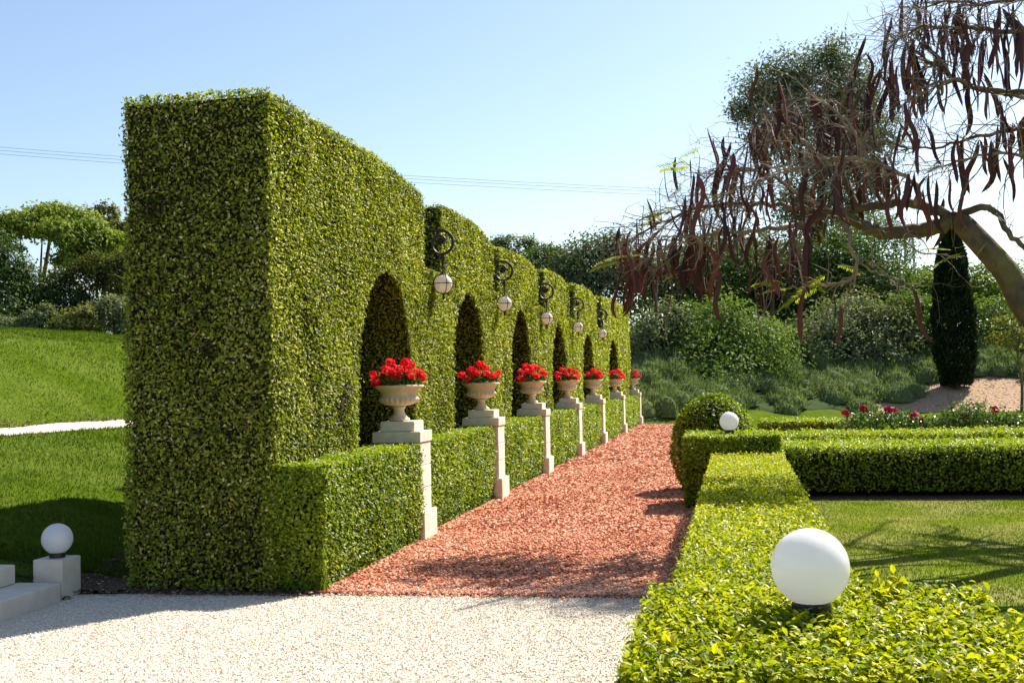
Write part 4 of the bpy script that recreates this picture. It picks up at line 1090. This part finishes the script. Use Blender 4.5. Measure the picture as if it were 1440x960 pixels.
for path, r0, r1, wgt in LIMBS + OVER:
    cp = catmull(wp(path) if path[0][0] > 50 else path, 5)
    cp[1:-1] += rt.normal(size=(len(cp) - 2, 3)) * .012
    rad = np.linspace(r0, r1, len(cp))
    limb = MB(); tube(limb, cp - PO, rad, 8 if r0 > .02 else 6); limb.obj('branch', M['bark'] if r0 > .03 else M['twig'], PT, True)
    ln = np.linalg.norm(np.diff(cp, axis=0), axis=1).sum()
    if path[0][0] < 50:      # boughs of the crown above the lawn fork once more
        for q in range(5):
            i = rt.integers(len(cp) // 4, len(cp) - 2); d = unit(unit(cp[i + 1] - cp[i]) + rt.normal(size=3) * np.array([.7, .7, .35]))
            sub = [cp[i]]
            for _ in range(5):
                d = unit(d + rt.normal(size=3) * .3); sub.append(sub[-1] + d * .36)
            sb = MB(); tube(sb, catmull(sub, 3) - PO, np.linspace(.045, .016, 16), 6); sb.obj('branch', M['twig'], PT, True)
    for q in range(int(ln * 16 * wgt) + 1):
        i = int(len(cp) * (rt.uniform(.18, 1) ** .8)); i = min(i, len(cp) - 1)
        tg = unit(cp[min(i + 1, len(cp) - 1)] - cp[max(i - 1, 0)])
        d = unit(tg * rt.uniform(.3, 1.3) + rt.normal(size=3) * np.array([.55, .7, .5]) + np.array([-.1, 0, .05]))
        r = min(rad[i] * .6, .009)
        a = twig(cp[i], d, rt.uniform(.25, .75), r, 1)
        tips.append((a[-1], wgt)); tips.append((a[3], wgt))
        for _ in range(rt.integers(2, 5)):
            j = rt.integers(1, len(a)); dd = unit(a[j] - a[j - 1])
            b = twig(a[j], unit(dd * .8 + rt.normal(size=3) * .7), rt.uniform(.12, .42), r * .5, 0)
            if rt.uniform() < .45: tips.append((b[-1], wgt))
            if rt.uniform() < .4:
                dd = unit(b[-1] - b[-2]); twig(b[2], unit(dd * .5 + rt.normal(size=3) * .8), rt.uniform(.08, .22), .0026, 0)
kind(mtw.obj('twigs', M['twig'], PT), 'stuff')

# the lone shoot against the sky
a = catmull(wp([(1244, 105, .4), (1250, 70, .4), (1275, 45, .4), (1285, 15, .4)]), 4); m2 = MB(); tube(m2, a - PO, np.linspace(.014, .004, len(a)), 5)
b = catmull(wp([(1262, 60, .4), (1245, 40, .4), (1240, 10, .4)]), 4); tube(m2, b - PO, np.linspace(.008, .003, len(b)), 5); m2.obj('branch', M['bark_dark'], PT)


def pod_mesh(k):
    r_ = np.random.default_rng(400 + k); mb = MB()
    n_ = 9; t = np.linspace(0, 1, n_); L = 1.0
    w_ = .5 * np.interp(t, [0, .06, .16, .5, .85, .95, 1], [.12, .5, .85, 1.0, .92, .6, .05])
    th = .22 * w_
    bend = r_.uniform(-.17, .17); bend2 = r_.uniform(-.08, .08)
    cx = bend * np.sin(t * PI) + bend2 * np.sin(t * 2 * PI); cyy = r_.uniform(-.06, .06) * t * t
    tw = r_.uniform(-.9, .9) * t
    V = []
    for i in range(n_):
        for a, b in ((1, 0), (0, 1), (-1, 0), (0, -1)):
            x_ = a * w_[i] * .115; y_ = b * th[i] * .11 * (1 + .35 * (i % 2))
            V.append((cx[i] + x_ * math.cos(tw[i]) - y_ * math.sin(tw[i]), cyy[i] + x_ * math.sin(tw[i]) + y_ * math.cos(tw[i]), -t[i] * L))
    F = [(i * 4 + j, i * 4 + (j + 1) % 4, (i + 1) * 4 + (j + 1) % 4, (i + 1) * 4 + j) for i in range(n_ - 1) for j in range(4)]
    mb.add(np.array(V), F, [.25, .4, .5, .6, .75, .35, .9, .55][k % 8] + r_.normal(size=len(F)) * .06)
    me = mb.mesh('pod'); me.materials.append(M['pod'])
    return me


PM = [pod_mesh(k) for k in range(10)]
# clusters where the photograph shows them: (px, py of the top, number, spread px)
CL = [(985, 235, 6, 14), (1010, 215, 5, 14), (1040, 190, 4, 12), (1033, 110, 1, 3), (1060, 190, 6, 18), (1085, 170, 6, 18), (1110, 150, 5, 16), (1135, 130, 4, 14), (1150, 190, 6, 20),
      (1180, 160, 5, 16), (1185, 110, 4, 14), (1215, 150, 5, 16), (1230, 110, 3, 8), (895, 290, 1, 3), (862, 345, 2, 5), (890, 375, 4, 8), (920, 345, 6, 14), (945, 340, 6, 14), (968, 330, 8, 14),
      (985, 345, 7, 14), (1000, 320, 5, 12), (1030, 300, 4, 12), (1050, 300, 4, 10), (1075, 325, 6, 12), (1090, 330, 6, 10), (1110, 320, 5, 10), (1135, 275, 5, 12), (1128, 330, 5, 8), (1100, 385, 3, 7),
      (1165, 250, 4, 14), (1195, 235, 4, 14), (1240, 232, 3, 7), (1262, 232, 3, 7), (1280, 240, 3, 6), (1330, 262, 3, 6), (1345, 282, 2, 7), (1270, 60, 7, 14), (1285, 90, 7, 14), (1305, 100, 6, 12),
      (1255, 95, 4, 8), (1320, 20, 7, 16), (1340, 40, 6, 14), (1360, 65, 6, 12), (1365, 10, 6, 16), (1390, 20, 7, 16), (1395, 60, 5, 10), (1420, 15, 7, 14), (1435, 50, 5, 10), (1400, 150, 4, 8), (1430, 165, 6, 10),
      (1355, 185, 3, 6), (1365, 120, 4, 8), (1412, 205, 2, 5), (1440, 20, 6, 14), (1308, 386, 1, 3), (1135, 400, 1, 3), (1040, 400, 1, 5), (1010, 395, 1, 5), (1178, 400, 2, 5)]
T_ = np.array([t[0] for t in tips])
np_ = 0
for cx, cy, num, sp in CL:
    for q in range(num):
        if np_ >= 292: break
        dy = rt.uniform(-.7, .7)
        top = P(cx + rt.normal() * sp, cy + rt.normal() * sp * .6, YT + dy)
        # hang it from the closest twig when there is one near enough
        dd = np.linalg.norm(T_ - top, axis=1); j = int(np.argmin(dd))
        if dd[j] < .30:
            top = T_[j] + rt.normal(size=3) * .012
        elif dd[j] < 1.4:
            m2 = None
            mid = (T_[j] + top) / 2 + rt.normal(size=3) * .05 + np.array([0, 0, .05])
            tb = MB(); tube(tb, catmull([T_[j], mid, top], 3) - PO, .004, 4); tb.obj('stalk', M['twig'], PT)
        o = bpy.data.objects.new('pod', PM[rt.integers(10)]); COL.objects.link(o); o.parent = PT
        o.location = top - PO
        L = rt.uniform(.34, .68) if cy < 330 else rt.uniform(.38, .72)
        wsc = L * rt.uniform(.75, 1.15) if L < .5 else .5 * rt.uniform(.85, 1.25)
        o.scale = (wsc, wsc, L)
        o.rotation_euler = (rt.normal() * .12, rt.normal() * .14 + .05, rt.uniform(0, 6.28)); np_ += 1


# the smaller and farther pods of the tree, in one piece
mb = MB()
for q in range(300):
    tp, wg = tips[rt.integers(len(tips))]
    if wg < .75: continue
    src = PM[rt.integers(10)]; V = np.array([v.co[:] for v in src.vertices]); F = np.array([list(p.vertices) for p in src.polygons])
    L = rt.uniform(.28, .58); a = rt.uniform(0, 6.28); R_ = np.array([[math.cos(a), -math.sin(a), 0], [math.sin(a), math.cos(a), 0], [0, 0, 1]])
    V = (V * np.array([L * .9, L * .9, L])) @ R_.T; lean = rt.normal(size=2) * .18; V[:, 0] += V[:, 2] * lean[0]; V[:, 1] += V[:, 2] * lean[1]
    mb.add(V + tp - PO, F, rt.uniform(.1, .95))
kind(mb.obj('small_pods', M['pod'], PT), 'stuff')


def frond_mesh(seed):
    r_ = np.random.default_rng(seed); mb = MB()
    t = np.linspace(0, 1, 8); rach = np.c_[t, 0 * t, -.25 * t * t]
    tube(mb, rach, np.linspace(.008, .004, 8), 4, .3)
    for a in np.linspace(.15, .98, 13):
        for sd in (-1, 1):
            p = np.array([a, 0, -.25 * a * a]); L = .30 * (1 - .5 * abs(a - .45))
            d = unit(np.array([.55, sd, -.25 + r_.normal() * .1])); s_ = np.array([.8, -sd * .5, .2]) * .02
            m_ = p + d * L
            mb.add(np.array([p - s_, p + d * L * .5 - s_ * 1.8, m_, p + d * L * .5 + s_ * 1.8]), [(0, 1, 2, 3)], r_.uniform(.2, 1))
    me = mb.mesh('feathery_leaf'); me.materials.append(M['frond'])
    return me


FM = [frond_mesh(500 + k) for k in range(3)]
for k, (fx, fy, s_, rz) in enumerate([(975, 232, .35, 2.9), (985, 208, .3, 2.5), (1040, 268, .36, 3.3), (952, 295, .4, 3.0), (930, 300, .35, 2.6), (925, 352, .42, 3.0), (905, 358, .4, 3.4), (880, 365, .42, 2.9), (955, 385, .3, 2.2),
                                      (1120, 405, .34, 3.0), (1105, 400, .36, 3.6), (1150, 400, .34, 2.3), (1165, 385, .34, 2.8), (1175, 372, .34, .6), (1190, 398, .34, .2), (1140, 395, .3, 1.0), (1355, 355, .32, 2.6), (1340, 352, .3, 3.6),
                                      (1125, 415, .36, 3.8), (1170, 350, .32, .4), (960, 262, .3, 2.4), (1390, 340, .22, 2.0), (1300, 185, .2, 2.8)]):
    o = bpy.data.objects.new('feathery_leaf', FM[k % 3]); COL.objects.link(o); o.parent = PT
    o.location = P(fx, fy, YT - .35 + rt.uniform(-.2, .2)) - PO; o.scale = (s_, s_, s_); o.rotation_euler = (rt.normal() * .5, rt.uniform(-.3, .3), rz)

# ------------------------------------------------------------------ wires and mast far off
for k, (yl, yr, lab) in enumerate(((201, 268, 'thin overhead power line, uppermost of the three strands'), (206, 271, 'thin overhead power line, middle of the three strands'), (211, 276, 'thin overhead power line, lowest of the three strands'))):
    a = P(-350, yl - 25, 150); b = P(1800, yr + 22, 190)
    t = np.linspace(0, 1, 40)[:, None]; p = a + (b - a) * t; p[:, 2] -= 4 * .6 * (t * (1 - t))[:, 0] * 4
    mb = MB(); tube(mb, p, .026, 4); o = mb.obj('power_line', M['wire']); tag(o, lab, 'power line', 'overhead power lines')
c = P(1281, 420, 160)
T = thing('lattice_mast', 'slim grey lattice mast rising behind the far trees', 'mast', (c[0], 160, 0))
top = P(1281, 318, 160)[2]
mb = MB()
for sx, sy in ((-1, -1), (1, -1), (1, 1), (-1, 1)):
    tube(mb, [(sx * .9, sy * .9, 0), (sx * .45, sy * .45, top)], .07, 5)
mb.obj('leg_frame', M['wire'], T)
mb = MB()
for k in range(16):
    z0, z1 = top * k / 16, top * (k + 1) / 16; w0, w1 = .9 - .45 * k / 16, .9 - .45 * (k + 1) / 16
    for sd in (-1, 1):
        tube(mb, [(-w0, sd * w0, z0), (w1, sd * w1, z1)], .045, 4); tube(mb, [(w0, sd * w0, z0), (-w1, sd * w1, z1)], .045, 4)
        tube(mb, [(sd * w0, -w0, z0), (sd * w1, w1, z1)], .045, 4)
mb.obj('cross_bracing', M['wire'], T)
